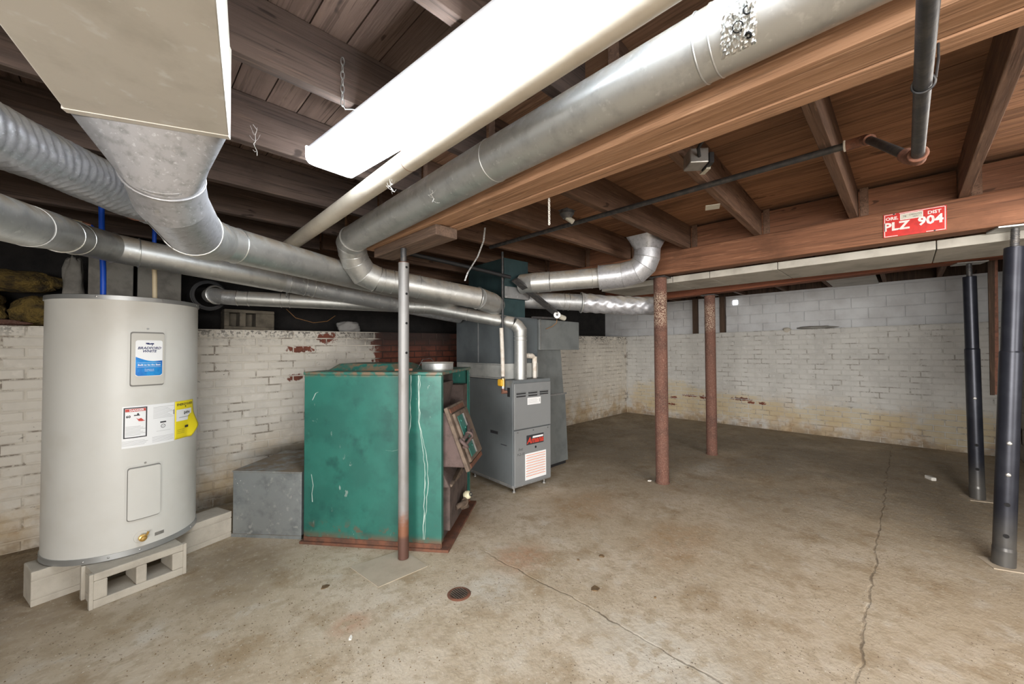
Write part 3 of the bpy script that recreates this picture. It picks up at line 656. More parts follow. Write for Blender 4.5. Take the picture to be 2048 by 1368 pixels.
# yellow guide label with a peeling lower corner
m = MB(); ncol, nrow = 14, 16; vs = []
for i in range(ncol+1):
    for j in range(nrow+1):
        v = j/nrow; umax = .90+.14*min(1, v/.72) if v < .72 else 1.04-.36*((v-.72)/.28)
        u = i/ncol*umax; th = -52.6+27.6*u; z = 1.075-.245*v; lift = max(0, u-.55)*max(0, v-.35)/.3
        vs.append(cyl(th, z, .0026+.045*lift))
m.add(vs, [(i*(nrow+1)+j, i*(nrow+1)+j+1, (i+1)*(nrow+1)+j+1, (i+1)*(nrow+1)+j) for i in range(ncol) for j in range(nrow)], True); yl = m.build('yellow_guide_label', 'yellow', t)
so = yl.modifiers.new('thick', 'SOLIDIFY'); so.thickness = .0006
m = rect(MB(), -40.5, .985, -.068, .060, -.040, .035, .0034); m.build('white_panel', 'white_label', yl)
m = MB(); lettering(m, 'ENERGYGUIDE', .020, cfn(-40.2, 1.052, .0034), bold=.0006); rect(m, -40.2, 1.036, -.004, .004, -.004, .006); lettering(m, '$494', .026, cfn(-38.5, .994, .0042), bold=.0008); rect(m, -39.5, .968, -.055, .055, -.0012, .0012, .0042); rect(m, -40, .905, -.012, .018, -.008, .006, .008); m.build('guide_lettering', 'ink', yl, 0, 'stuff')
m = MB()
for i in range(3): rect(m, -46.0, .888-i*.011, -.026, .030, -.0008, .0008, .0034)
m.build('fine_print', 'darksteel', yl, 0, 'stuff')
# drain valve, tag, screws
d = cyl(-79, .283, 1)-cyl(-79, .283, 0)
MB().lathe([(0, .004), (.034, .003), (.036, 0)], cyl(-79, .283, 0), d, 28).build('valve_escutcheon', 'heater', t)
v = MB().lathe([(0, .052), (.012, .050), (.013, .036), (.019, .034), (.020, .018), (.012, .016), (.012, 0)], cyl(-79, .283, .003), d, 18).build('drain_valve', 'brass', t)
MB().bar(cyl(-76.5, .292, .03), cyl(-75.3, .312, .03), .006, .010).build('valve_handle', 'brass', v)
patch(-69.0, -61.5, .262, .281, .002, 4).build('rating_tag', 'steel', t)
for th, z in ((-118, .208), (-101, .210), (-80, .210), (-52, .210), (-30, .210), (-112, 1.722), (-66, 1.722), (-22, 1.722)):
    d = cyl(th, z, 1)-cyl(th, z, 0); MB().lathe([(0, .004), (.005, .002), (.006, 0)], cyl(th, z, .005), d, 10).build('rim_screw', 'steel', t)
# supply pipes
t = thing('water_pipe', 'blue plastic water pipe rising from the top of the heater', 'pipe', (-.10, 3.80, 1.735))
p = [(-.102, 3.80, 1.77), (-.104, 3.80, 1.95), (-.112, 3.81, 2.14), (-.118, 3.82, 2.39)]
MB().tube(p, .0155, 14, True, True).build('pex_pipe', 'blue_pipe', t); MB().tube([(-.102, 3.80, 1.736), (-.102, 3.80, 1.775)], .012, 12).build('nipple', 'copper', t); MB().tube([(-.102, 3.80, 1.766), (-.102, 3.80, 1.782)], .0175, 14).build('crimp_ring', 'copper', t)
t = thing('water_pipe', 'cream plastic water pipe rising from the heater beside the blue pipe', 'pipe', (.155, 3.80, 1.735))
MB().tube([(.155, 3.80, 1.765), (.152, 3.80, 1.95), (.148, 3.8, 2.02)], .0145, 14, True, True).build('cpvc_pipe', 'cream_pipe', t); MB().tube([(.155, 3.80, 1.736), (.155, 3.80, 1.77)], .011, 12).build('nipple', 'copper', t)
MB().tube([(.148, 3.8, 2.015), (.147, 3.8, 2.39)], .0125, 12).build('blue_extension', 'blue_pipe', t)
t = thing('water_pipe', 'long cream plastic pipe running under the joists behind the silver flexible duct', 'pipe', (-.5, 4.2, 2.35))
MB().tube([(-1.9, 3.75, 2.40-.02), (-.62, 4.20, 2.385), (-.215, 4.32, 2.36)], .0145, 12).build('cpvc_pipe', 'cream_pipe', t); MB().tube([(-.235, 4.314, 2.361), (-.19, 4.327, 2.357)], .019, 12).build('coupling', 'copper', t)
MB().tube([(-.195, 4.325, 2.358), (-.17, 4.33, 2.33), (-.165, 4.33, 2.12)], .0155, 12, True, True).build('pex_drop', 'blue_pipe', t)

# concrete blocks under the heater
def cblock(loc, az, lab, cores):
    F = frame(loc, az); L, D, H = .395, .195, .19
    t = thing('concrete_block', lab, 'concrete block', loc, 'concrete blocks under the water heater')
    m = MB(F)
    if cores:      # lies on its side, the two hollow cores facing the viewer (-y)
        w = .056; xs = [-L/2, -L/2+w, -.024, .024, L/2-w, L/2]; zs = [0, .046, H-.042, H]
        for a, b in ((xs[0], xs[1]), (xs[2], xs[3]), (xs[4], xs[5])): m.box(a, b, 0, D, zs[1], zs[2])
        m.box(-L/2, L/2, 0, D, 0, zs[1]); m.box(-L/2, L/2, 0, D, zs[2], H)
        m.build('body', 'concrete_block', t, .006)
        for s in (-1, 1): MB(F).box(*sorted((s*(L/2-.002), s*(L/2+.016))), .0, .03, 0, H).build('end_flange', 'concrete_block', t, .004); MB(F).box(*sorted((s*(L/2-.002), s*(L/2+.016))), D-.03, D, 0, H).build('end_flange', 'concrete_block', t, .004)
    else:
        m.box(-L/2, L/2, .004, D, 0, H).build('body', 'concrete_block', t, .006)
        for za, zb_ in ((.0, .036), (.040, .140), (.145, H)): MB(F).box(-L/2, L/2, 0, .010, za, zb_).build('face_band', 'concrete_block', t, .003)
    return t
def blk(ax, ay, bx, by, lab, cores):
    az = math.degrees(math.atan2(by-ay, bx-ax)); c = ((ax+bx)/2, (ay+by)/2, 0); return cblock(c, az, lab, cores)
blk(-.105, 3.135, .285, 3.225, 'hollow concrete block with two open cores under heater front', True)
blk(-.345, 3.405, .035, 3.50, 'solid-faced concrete block under the left side of the heater', False)
blk(.225, 3.49, .595, 3.625, 'solid-faced concrete block under the right side of the heater', False)
# ------------------------------------------------------------------ old green furnace. local: x = e2 (front, to the right), y = e1 (depth, to the left), z up; front faces -y
G = frame((1.587, 2.304, 0), 38); GW, GD, GH = .86, 1.04, 1.225
t = thing('old_furnace', 'large old green enamel furnace with rusty base and cast iron doors', 'furnace', (1.587, 2.304, 0))
MB(G).box(0, .012, 0, GD, .02, GH).build('side_panel', 'green', t, .004)
MB(G).box(GW-.012, GW, 0, GD, .02, GH).build('side_panel', 'green', t, .004)
MB(G).box(.012, GW-.012, GD-.012, GD, .02, GH).build('rear_panel', 'green', t)
tp = MB(G).box(-.006, GW+.006, -.008, GD+.006, GH, GH+.022).build('top_panel', 'green', t, .005)
MB(G).box(-.02, GW+.02, -.055, GD+.02, 0, .020).build('base_pan', 'rust', t, .003)
MB(G).box(-.005, .0, .005, GD-.005, .02, .050).build('rusted_skirt', 'rust', t)
MB(G).box(.012, .05, .002, .012, .05, GH).build('front_flange', 'green', t)
MB(G).box(GW-.06, GW-.012, .002, .012, .05, GH).build('front_flange', 'green', t)
MB(G).box(.012, GW-.012, .16, .172, .02, GH).build('inner_cast_front', 'cast', t)
m = MB(G); m.hexa([(.05, .155, .60), (.55, .155, .60), (.55, .17, .60), (.05, .17, .60), (.12, .03, 1.16), (.42, .03, 1.16), (.42, .17, 1.16), (.12, .17, 1.16)]); m.build('cast_shoulder', 'cast', t, .01)
# firing chute: slanted mouth, flush at the top and standing out at the bottom
u0, u1 = .06, .47; zt_, zb_, wt, wb_ = .955, .565, .01, .155
m = MB(G); m.add([(u0, .16, zb_), (u1, .16, zb_), (u1, -wb_, zb_), (u0, -wb_, zb_), (u0, .16, zt_), (u1, .16, zt_), (u1, -wt, zt_), (u0, -wt, zt_)], [(3, 2, 1, 0), (4, 5, 6, 7), (0, 1, 5, 4), (1, 2, 6, 5), (2, 3, 7, 6), (3, 0, 4, 7)]); m.build('firing_chute', 'cast_pink', t, .008)
sl = Vector((0, -wb_+wt, zb_-zt_)).normalized(); nrm = Vector((0, sl.z, -sl.y)).normalized()
if nrm.y > 0: nrm = -nrm
DO = Vector(((u0+u1)/2, -wt, zt_)); DM = G @ basis(DO, (1, 0, 0), -sl, nrm)     # door frame: x right, y up-slope, z outwards
dl = Vector((0, wb_-wt, zt_-zb_)).length
hw = (u1-u0)/2+.02
dr = MB(DM).box(-hw, hw, -dl-.03, .03, .001, .030).build('firing_door', 'door_rust', t, .006)
MB(DM).box(-hw+.04, hw-.04, -dl+.02, -.03, .030, .055).build('raised_panel', 'door_rust', dr, .008)
MB(DM).box(-hw+.07, -.02, -dl+.05, -.06, .055, .060).build('green_paint_panel', 'green', dr, .002)
MB(DM).box(-.012, .0, -dl+.05, -.06, .055, .066).build('panel_rib', 'steel', dr)
MB(DM).box(-hw+.03, hw-.05, -.020, .012, .030, .036).build('rust_strip', 'rust', dr); MB(DM).box(-hw+.05, hw-.03, -dl-.022, -dl+.008, .030, .037).build('rust_strip', 'rust', dr)
for px, py in ((-.11, -.10), (-.07, -.16), (-.10, -.24), (-.06, -.30)): MB(DM).lathe([(0, .068), (.008, .066), (.011, .058)], DM.inverted() @ (DM @ Vector((px, py, 0))), (0, 0, 1), 10).build('rivet', 'green', dr)
la = MB(DM); la.tube([(-hw-.03, -.22, .07), (-.10, -.20, .085), (-.02, -.17, .07), (.04, -.15, .06)], .013, 8); la.tube([(-hw-.02, -.27, .055), (-.12, -.235, .10), (-.03, -.20, .09)], .011, 8); la.torus((-hw-.02, -.245, .065), (.3, .5, 1), .035, .012, 14, 6); la.torus((-.13, -.22, .085), (1, .2, .3), .026, .009, 12, 6); la.build('door_latch', 'cast_pink', dr)
# ash door below
MB(G).hexa([(.05, -.045, .42), (.62, -.02, .42), (.62, .16, .42), (.05, .16, .42), (.05, .02, .555), (.62, .05, .555), (.62, .16, .555), (.05, .16, .555)]).build('cast_sill', 'cast', t, .01)
ad = MB(G).hexa([(.09, -.035, .10), (.70, -.015, .08), (.70, .03, .08), (.09, .03, .10), (.09, -.035, .415), (.70, -.015, .40), (.70, .03, .40), (.09, .03, .415)]).build('ash_door', 'cast', t, .008)
MB(G).hexa([(.08, -.05, .418), (.42, -.05, .418), (.42, .0, .418), (.08, 0, .418), (.08, -.06, .435), (.42, -.04, .465), (.42, .0, .465), (.08, 0, .435)]).build('door_ledge', 'door_rust', ad, .004)
MB(G).box(.05, GW-.06, .03, .16, .02, .10).build('lower_cast_panel', 'cast', t)
MB(G).box(GW-.2, GW-.05, .012, .17, .4, 1.1).build('shadow_liner', 'cast', t)
gp = Vector((.40, -.07, .245))
kn = MB(G).lathe([(0, .05), (.018, .048), (.030, .036), (.034, .016), (.030, .0), (0, 0)], gp, (-.35, -1, .35), 20).build('door_knob', 'cream', ad)
MB(G).torus(gp+Vector((-.017, -.049, .017)), (-.35, -1, .35), .013, .004, 16, 6).build('knob_eye', 'ink', kn)
m = MB(G); m.tube([(.26, -.03, .20), (.33, -.08, .215), (.40, -.07, .195), (.47, -.075, .225), (.53, -.03, .21)], .020, 9, True, True); m.tube([(.34, -.06, .17), (.40, -.085, .16), (.46, -.055, .175)], .016, 8, True, True); m.torus((.36, -.075, .205), (.6, 1, 0), .030, .010, 14, 6); m.build('ash_latch', 'door_rust', ad)
# things on the top panel
m = MB(G); P8 = [(.20, .42), (.27, .35), (.66, .35), (.73, .42), (.73, .98), (.66, 1.02), (.27, 1.02), (.20, .98)]
inner = [(.27, .49), (.31, .45), (.62, .45), (.66, .49), (.66, .91), (.62, .95), (.31, .95), (.27, .91)]
zt0, zt1 = GH+.022, GH+.072
m.add([(x, y, zt0) for x, y in P8]+[(x, y, zt1) for x, y in inner], [tuple(range(8, 16))]+[(i, (i+1) % 8, 8+(i+1) % 8, 8+i) for i in range(8)]); m.build('raised_flange', 'green', t, .004)
MB(G).lathe([(.125, GH+.018), (.128, GH+.07), (.132, GH+.076), (.128, GH+.08), (.122, GH+.075), (.120, GH+.02)], (.44, .17, 0), (0, 0, 1), 36).build('vent_collar', 'galv', t)
MB(G).tube([(.40, .33, GH+.024), (.45, .30, GH+.10), (.52, .26, GH+.11), (.60, .2, GH+.03)], .003, 6).build('loose_wire', 'darksteel', t)
# dried drip streaks on the side panel
def streak(pts, w):
    m = MB(G); vs = []
    for (a, z), k in zip(pts, range(len(pts))):
        ww = w*(.5+random.random()); vs += [(-.0008, a-ww, z), (-.0008, a+ww, z)]
    m.add(vs, [(2*i, 2*i+1, 2*i+3, 2*i+2) for i in range(len(pts)-1)]); m.build('drip_streak', 'drip', t)
rs = random.Random(4)
for a0, drift, w in ((.225, (.06, -.01), .0028), (.165, (-.045, .01), .0026), (.158, (-.06, .02), .0015)):
    pts = []
    for i in range(36):
        q = i/35; z = 1.225-1.15*q; a = a0+(drift[0]*math.sin(min(1, max(0, (q-.3)*3))*PI/2) if q < .65 else drift[0]+drift[1]*(q-.65)*4)+rs.uniform(-.004, .004); pts.append((a, z))
    streak(pts, w)
streak([(.25, .75), (.30, .70), (.36, .685), (.41, .69)], .0018); streak([(.27, .42), (.255, .3), (.25, .2)], .0022); streak([(.98, .50), (.965, .42), (.975, .36), (.97, .30)], .003); streak([(.975, 1.04), (.95, 1.09), (.93, 1.10)], .002)

# ------------------------------------------------------------------ sheet metal box left of the old furnace
S = frame((.6, 3.614, 0), -49.5)
t = thing('duct_box', 'low grey sheet metal duct box beside the green furnace', 'duct box', (.6, 3.614, 0))
MB(S).box(0, .545, .0, .62, .022, .486).build('box_body', 'sheet_box', t, .003)
MB(S).box(-.004, .55, -.004, .624, .486, .496).build('top_sheet', 'sheet_box', t, .002)
MB(S).box(0, .55, -.006, .0, 0, .024).build('bottom_flange', 'sheet_box', t); MB(S).box(-.006, 0, -.006, .61, 0, .024).build('bottom_flange', 'sheet_box', t)
for a, z in ((.02, .43), (.035, .40), (.06, .42), (.02, .05)): MB(S).lathe([(0, .003), (.004, .0)], (a, 0, z), (0, -1, 0), 8).build('rivet', 'steel', t)

# ------------------------------------------------------------------ grey gas furnace. local: x right along the front, y back, front faces -y
F = frame((2.689, 2.697, 0), -4); FW, FD, FB, FT = .52, .76, .055, 1.10
t = thing('gas_furnace', 'grey upright gas furnace with two front panels on short levelling legs', 'furnace', (2.689, 2.697, 0))
MB(F).box(0, FW, .012, FD, FB+.02, FT).build('cabinet', 'furn', t, .004)
MB(F).box(-.004, FW+.004, .006, FD+.004, FB, FB+.028).build('base_rail', 'galv_dull', t, .003)
up_ = MB(F).box(.006, FW-.004, -.012, .012, .622, 1.072).build('upper_panel', 'furn_front', t, .006)
lo_ = MB(F).box(.010, FW-.006, -.010, .012, .070, .612).build('lower_panel', 'furn_front', t, .006)
MB(F).box(.0, FW, -.002, .012, 1.072, FT+.004).build('top_lip', 'furn', t, .002)
for cx in (.095, .255, .415):
    for zz in (.972, .945):
        if cx > .4 and zz < .95: zz = .95
        MB(F).box(cx-.062, cx+.062, -.0135, -.011, zz-.008, zz+.008).build('vent_slot', 'black', up_, .001); MB(F).hexa([(cx-.062, -.018, zz+.004), (cx+.062, -.018, zz+.004), (cx+.062, -.012, zz+.011), (cx-.062, -.012, zz+.011), (cx-.062, -.020, zz+.008), (cx+.062, -.020, zz+.008), (cx+.062, -.012, zz+.014), (cx-.062, -.012, zz+.014)]).build('louvre', 'furn_front', up_)
MB(F).box(.18, .365, -.0136, -.012, .852, .922).build('rating_label', 'white_label', up_)
m = MB(F)
for i in range(4): m.box(.19, .33-.02*(i % 2), -.0141, -.0136, .868+i*.012, .8705+i*.012)
m.box(.345, .355, -.0141, -.0136, .872, .905); m.build('fine_print', 'ink_grey', up_, 0, 'stuff')
fr = lambda xc, zc, yy: (lambda a, b: Vector((xc+a, yy, zc+b)))
MB(F).box(.165, .405, -.0135, -.010, .452, .548).build('brand_plate', 'ink', lo_, .006)
m = MB(F); lettering(m, 'Amana', .082, fr(.285, .492, -.0140), shear=.25, bold=.003); m.build('brand_lettering', 'red_ink', lo_)
m = MB(F); m.hexa([(.245, -.0142, .514), (.395, -.0142, .514), (.395, -.0138, .514), (.245, -.0138, .514), (.250, -.0142, .532), (.397, -.0142, .532), (.397, -.0138, .532), (.25, -.0138, .532)]); m.build('brand_stripe', 'white_label', lo_)
MB(F).box(.145, .44, -.0122, -.010, .108, .368).build('warning_label', 'white_label', lo_)
m = MB(F)
for i in range(9): m.box(.158, .428, -.0127, -.0122, .345-i*.0255, .3505-i*.0255)
m.build('orange_rules', 'orange_ink', lo_, 0, 'stuff')
m = MB(F)
for i in range(8): m.box(.172, .42-.01*(i % 3), -.0126, -.0122, .331-i*.0255, .3335-i*.0255)
lettering(m, '!', .02, fr(.163, .145, -.0127), bold=.001); m.build('fine_print', 'ink_grey', lo_, 0, 'stuff')
MB(F).disc((.292, -.009, .418), (0, -1, 0), .012, .003, 14).build('panel_hole', 'black', lo_)
for sx in (.05, .26, .47): MB(F).disc((sx, -.009, .592), (0, -1, 0), .006, .003, 10).build('panel_screw', 'darksteel', lo_)
def scribble(word, cx, cz, sz):
    m = MB(F); lettering(m, word, sz, fr(cx, cz, -.0106), shear=.3); m.build('marker_writing', 'ink', lo_)
scribble('Inst', .085, .425, .040); scribble('9-2-10', .085, .375, .036)
MB(F).box(-.0025, .002, .235, .36, .545, .575).build('side_slot', 'ink', t, .002); MB(F).box(-.0022, .001, .10, .19, .452, .460).build('side_knockout', 'ink', t)
MB(F).box(-.003, .002, .045, .085, .94, 1.03).build('gas_opening', 'black', t, .015)
for a, b in ((.05, .05), (FW-.05, .05), (.05, FD-.05), (FW-.05, FD-.05)):
    lg = MB(F).tube([(a, b, .012), (a, b, FB+.01)], .008, 10).build('levelling_leg', 'steel', t); MB(F).tube([(a, b, 0), (a, b, .013)], .020, 6).build('leg_foot', 'steel', lg)
# gas line with yellow valve
t = thing('gas_line', 'black iron gas pipe with yellow shut-off valve on the furnace side', 'pipe', tuple(F @ Vector((-.03, .12, 1.0))))
MB(F).tube([(-.028, .12, 2.38), (-.028, .12, 1.12)], .0135, 12).build('drop_pipe', 'iron_pipe', t)
MB(F).tube([(-.028, .12, 1.045), (-.028, .12, .985), (.03, .075, .985)], .017, 12).build('elbow', 'fitting', t)
gv = MB(F).tube([(-.028, .12, 1.04), (-.028, .12, 1.12)], .022, 10).build('gas_valve', 'brass', t); MB(F).box(-.075, -.045, .085, .155, 1.045, 1.115).build('valve_handle', 'gas_yellow', gv, .014)
MB(F).tube([(-.028, .12, 1.045), (-.028, .12, 1.02)], .022, 8).build('union_nut', 'steel', t)
MB(F).tube([(-.028, .12, 1.14), (-.031, .12, 1.30), (-.040, .122, 1.55), (-.042, .124, 1.62)], .020, 12, True, True).build('pale_sleeve', 'pvc_white', t)
# condensate pipe
t = thing('condensate_pipe', 'short white plastic drain pipe elbow on top of the gas furnace', 'pipe', tuple(F @ Vector((.41, .12, FT))))
MB(F).tube([(.27, .12, 1.345), (.385, .12, 1.335), (.41, .12, 1.31), (.41, .12, FT+.003)], .022, 14).build('pvc_pipe', 'pvc_white', t)
for q in ((.31, 1.341), (.36, 1.338)): MB(F).tube([(q[0]-.015, .12, q[1]), (q[0]+.015, .12, q[1])], .028, 14).build('coupling', 'pvc_white', t)
MB(F).tube([(.41, .12, 1.26), (.41, .12, 1.33)], .027, 14).build('coupling', 'pvc_white', t)

# ------------------------------------------------------------------ plenum over the furnace
t = thing('supply_plenum', 'blue-grey sheet metal supply plenum stacked on top of the gas furnace', 'plenum', (2.93, 3.2, 1.105))
MB(F).box(.0, .50, .16, 1.0, FT+.004, 1.262).build('pale_collar', 'tape_band', t, .003)
MB(F).box(-.004, .49, .155, 1.0, 1.262, 1.745).build('coil_case', 'plenum', t, .004)
MB(F).box(-.006, -.001, .56, .575, 1.27, 1.74).build('case_seam', 'galv_dull', t)
for z, a, b in ((1.12, .18, .98), (1.25, .18, .98)): MB(F).box(-.003, .001, a, b, z-.003, z+.003).build('tape_edge', 'galv_dull', t)
MB(F).box(.035, .34, .19, .72, 1.745, 1.93).build('neck', 'teal', t, .003)
MB(F).box(.03, .36, .16, .80, 1.93, 2.34).build('upper_box', 'teal', t, .004)
MB(F).box(.028, .362, .152, .16, 1.93, 2.05).build('front_flange', 'galv_dull', t, .002)
# return air duct to the right of the furnace
t = thing('return_duct', 'grey sheet metal return air duct dropping beside the gas furnace', 'duct', (3.6, 3.2, .03))
MB().box(3.205, 3.93, 2.80, 3.42, 1.40, 1.735).build('horizontal_box', 'return', t, .004)
MB().box(3.205, 3.217, 2.795, 2.80, 1.40, 1.735).build('bright_corner', 'steel', t)
MB().hexa([(3.30, 2.985, .86), (3.86, 2.985, .86), (3.86, 3.45, .86), (3.30, 3.45, .86), (3.30, 2.99, 1.40), (3.81, 2.99, 1.40), (3.81, 3.45, 1.40), (3.30, 3.45, 1.40)]).build('upper_drop', 'return', t, .003)
MB().hexa([(3.27, 2.97, .045), (3.92, 2.97, .045), (3.92, 3.45, .045), (3.27, 3.45, .045), (3.27, 2.975, .87), (3.875, 2.975, .87), (3.875, 3.45, .87), (3.27, 3.45, .87)]).build('lower_drop', 'return', t, .003)
MB().box(3.29, 3.90, 2.968, 2.974, .855, .875).build('seam_strip', 'galv_dull', t)
MB().box(3.28, 3.91, 3.0, 3.44, 0, .046).build('plinth', 'black_rubber', t)

# ------------------------------------------------------------------ round ducts
def duct(name, label, cat, runs, group=None):
    """runs: list of (part, points, r, material, opts)"""
    base = Vector(runs[0][1][0]); t = thing(name, label, cat, base, group)
    for part, pts, r, mat in runs:
        m = MB().tube(pts, r, 36); m.build(part, mat, t)
    return t
def bead(t, p, d, r, mat='ringlight', w=.004): return MB().torus(p, d, r, w, 32, 6).build('bead', mat, t)
def seamline(t, a, b, r, ang, mat='darksteel'):
    a, b = Vector(a), Vector(b); d = (b-a).normalized(); u, w = perp(d); o = (u*math.cos(ang)+w*math.sin(ang))*r
    MB().bar(a+o, b+o, .004, .004, o).build('lock_seam', mat, t)
def lerp(a, b, q): return Vector(a)*(1-q)+Vector(b)*q
# A: long duct beside the main beam, elbow, then to the plenum
r = .095; A0, Aa, Ab, A1 = (1.187, -3.98, 2.290), (1.187, .36, 2.274), (1.185, 1.302, 2.262), (1.178, 2.90, 2.212); A2 = (1.31, 3.00, 1.985); A3 = (2.27, 2.725, 1.872); A4 = (2.50, 2.80, 1.855); A5 = (2.716, 2.97, 1.86)
elb = arc(Ab, A1, A2, .09, 3)+arc(A1, A2, A3, .12, 3)
t = duct('round_duct', 'long silver round duct along the main beam turning down to the plenum', 'duct',
    [('pipe_section', [A0, Aa], r, 'galv'), ('pipe_section', [Aa, Ab], r-.0015, 'galv'), ('pipe_section', [Ab, elb[0]], r, 'galv'), ('elbow', elb, r+.007, 'galv'), ('pipe_section', [elb[-1], A3], r, 'galv'), ('takeoff_elbow', [A3, lerp(A3, A4, .5), A4, A5], r+.004, 'galv')])
for p in (Aa, (1.187, .40, 2.274), Ab): bead(t, p, (0, 1, 0), r-.001, 'galv', .003)
for i in range(1, len(elb)): bead(t, elb[i], (Vector(elb[min(i+1, len(elb)-1)])-Vector(elb[i-1])), r+.007, 'ringlight', .003)
d = Vector(A3)-Vector(elb[-1])
for q in (.06, .14, .38, .68): bead(t, lerp(elb[-1], A3, q), d, r, 'ringlight' if q < .5 else 'galv', .0028)
bead(t, A3, Vector(A4)-Vector(elb[-1]), r+.005)
# patched crumpled hole with torn foil at the top of the picture
rr_ = random.Random(5); vs = []; NA, NY = 22, 26; m = MB()
for i in range(NY):
    for j in range(NA):
        q = j/(NA-1); a = math.radians(176+70*q); yy = .235+.085*i/(NY-1)+.02*q; e_ = min(i, NY-1-i, j, NA-1-j)
        rad = r+.0006+(0 if e_ == 0 else rr_.uniform(-.002, .011)*min(1, e_/3)); vs.append((1.187+math.cos(a)*rad, yy+rr_.uniform(-.0012, .0012), 2.2745+math.sin(a)*rad))
m.add(vs, [(i*NA+j, i*NA+j+1, (i+1)*NA+j+1, (i+1)*NA+j) for i in range(NY-1) for j in range(NA-1)], False); m.build('crumpled_patch', 'ringlight', t)
rip = MB()
for k, (a, yy, R_, w_) in enumerate(((198, .262, .009, .0022), (212, .287, .012, .0015), (228, .268, .007, .003))):
    a = math.radians(a); rip.torus((1.187+math.cos(a)*(r+.007), yy, 2.2745+math.sin(a)*(r+.007)), (math.cos(a)+.2, .4*(k-1), math.sin(a)), R_, w_, 12, 5)
rip.build('torn_patch_edge', 'black', t)
# B: branch from the big rectangular trunk
B1, B2, B3, B4 = (.112, 1.80, 1.93), (.20, 2.12, 1.915), (.345, 2.60, 1.995), (1.30, 3.19, 2.015)
TZ = 2.05; tk = thing('trunk_duct', 'large flat rectangular duct hanging at the upper left, dusty underside', 'duct', (0, .8, TZ))
dirv = Vector((math.cos(math.radians(79.2)), math.sin(math.radians(79.2)), 0)); LC, RC = Vector((-.121, 1.581, TZ)), Vector((.22, 1.438, TZ)); HT = Vector((0, 0, .28))
k = 2.35; lb_, rb_ = LC-dirv*k, RC-dirv*k*.94
MB().hexa([lb_, rb_, RC, LC, lb_+HT, rb_+HT, RC+HT, LC+HT]).build('trunk_body', 'galv_trunk', tk, .004)
e = (RC-LC).normalized(); n_ = Vector((-e.y, e.x, 0))
MB().hexa([LC-e*.001-n_*.012+Vector((0, 0, -.002)), RC+e*.001-n_*.012+Vector((0, 0, -.002)), RC+e*.001+n_*.012+Vector((0, 0, -.002)), LC-e*.001+n_*.012+Vector((0, 0, -.002)), LC-e*.001-n_*.012+HT, RC+e*.001-n_*.012+HT, RC+e*.001+n_*.012+HT, LC-e*.001+n_*.012+HT]).build('end_flange', 'galv_trunk', tk, .002)
# transition from rectangle to round
rc = Vector((.085, 1.70, 1.985)); ax = Vector((.12, .80, -.40)).normalized(); u_, w_ = perp(ax); N = 32; ring = []
for i in range(N):
    a = 2*PI*i/N; ring.append(rc+(u_*math.cos(a)+w_*math.sin(a))*.108)
cs = [LC+n_*.012, RC+n_*.012, RC+n_*.012+HT*.95, LC+n_*.012+HT*.95]; cc = sum(cs, Vector())/4
def sq(p):   # matching point on the rectangle border
    q = p-rc; a, b = q.dot(e), q.dot(Vector((0, 0, 1))); hw_, hh = (RC-LC).length/2, HT.length*.95/2
    s_ = min(hw_/abs(a) if abs(a) > 1e-6 else 9, hh/abs(b) if abs(b) > 1e-6 else 9); return cc+e*a*s_+Vector((0, 0, b*s_))
m = MB(); out = [sq(p) for p in ring]
m.add(out+ring, [(i, (i+1) % N, N+(i+1) % N, N+i) for i in range(N)], True); m.build('transition', 'galv_mottled', tk)
BB = [rc, B1, B2, lerp(B2, B3, .55), B3]
t = duct('round_duct', 'mottled silver branch duct dropping from the flat trunk into a straight run', 'duct',
    [('drop_pipe', [rc-ax*.01, B1, B2], .106, 'galv_mottled'), ('elbow', [B2, lerp(B2, B3, .45)+Vector((-.01, .0, -.012)), B3], .104, 'galv'), ('pipe_section', [B3, B4, (2.66, 3.33, 1.90)], .098, 'galv')])
bead(t, rc+ax*.01, ax, .109, 'galv_mottled', .004); bead(t, B2, Vector(B3)-Vector(B1), .106, 'ringlight', .005); bead(t, B3, Vector(B4)-Vector(B2), .101, 'ringlight', .004); bead(t, lerp(B3, B4, .10), Vector(B4)-Vector(B3), .098, 'ringlight', .004); bead(t, lerp(B3, B4, .03), Vector(B4)-Vector(B3), .098, 'galv', .004)
seamline(t, B1, B2, .105, 2.2)
# C: crumpled flexible duct at the far left
C0, C1 = Vector((-2.0, -.46, 1.99)), Vector((.10, 3.02, 2.235)); dC = (C1-C0).normalized(); uC, wC = perp(dC)
t = thing('flexible_duct', 'crumpled silver flexible duct at the far left above the heater', 'duct', C0)
m = MB(); vs = []; n = 36; K = 330; LCn = (C1-C0).length; rf = random.Random(9); ph = [rf.uniform(0, 6) for _ in range(8)]
for i in range(K+1):
    s_ = i/K*LCn; c = C0+dC*s_
    for j in range(n):
        a = 2*PI*j/n; q = s_+.006*math.sin(3*a+ph[0]+s_*4)+.004*math.sin(5*a+ph[1])
        rr = .107+.0035*math.sin(q*2*PI/.038)+.003*math.sin(2*a+s_*9+ph[2])+.002*math.sin(7*a-s_*21)
        vs.append(c+(uC*math.cos(a)+wC*math.sin(a))*rr)
m.add(vs, [(i*n+j, i*n+(j+1) % n, (i+1)*n+(j+1) % n, (i+1)*n+j) for i in range(K) for j in range(n)], True); m.build('corrugated_sleeve', 'galv_mottled', t)
bead(t, C1-dC*.10, dC, .109, 'fitting', .006); MB().tube([C1-dC*.004, C1+dC*.10, C1+dC*.10+Vector((.10, .08, -.02))], .100, 30).build('end_collar', 'galv', t)
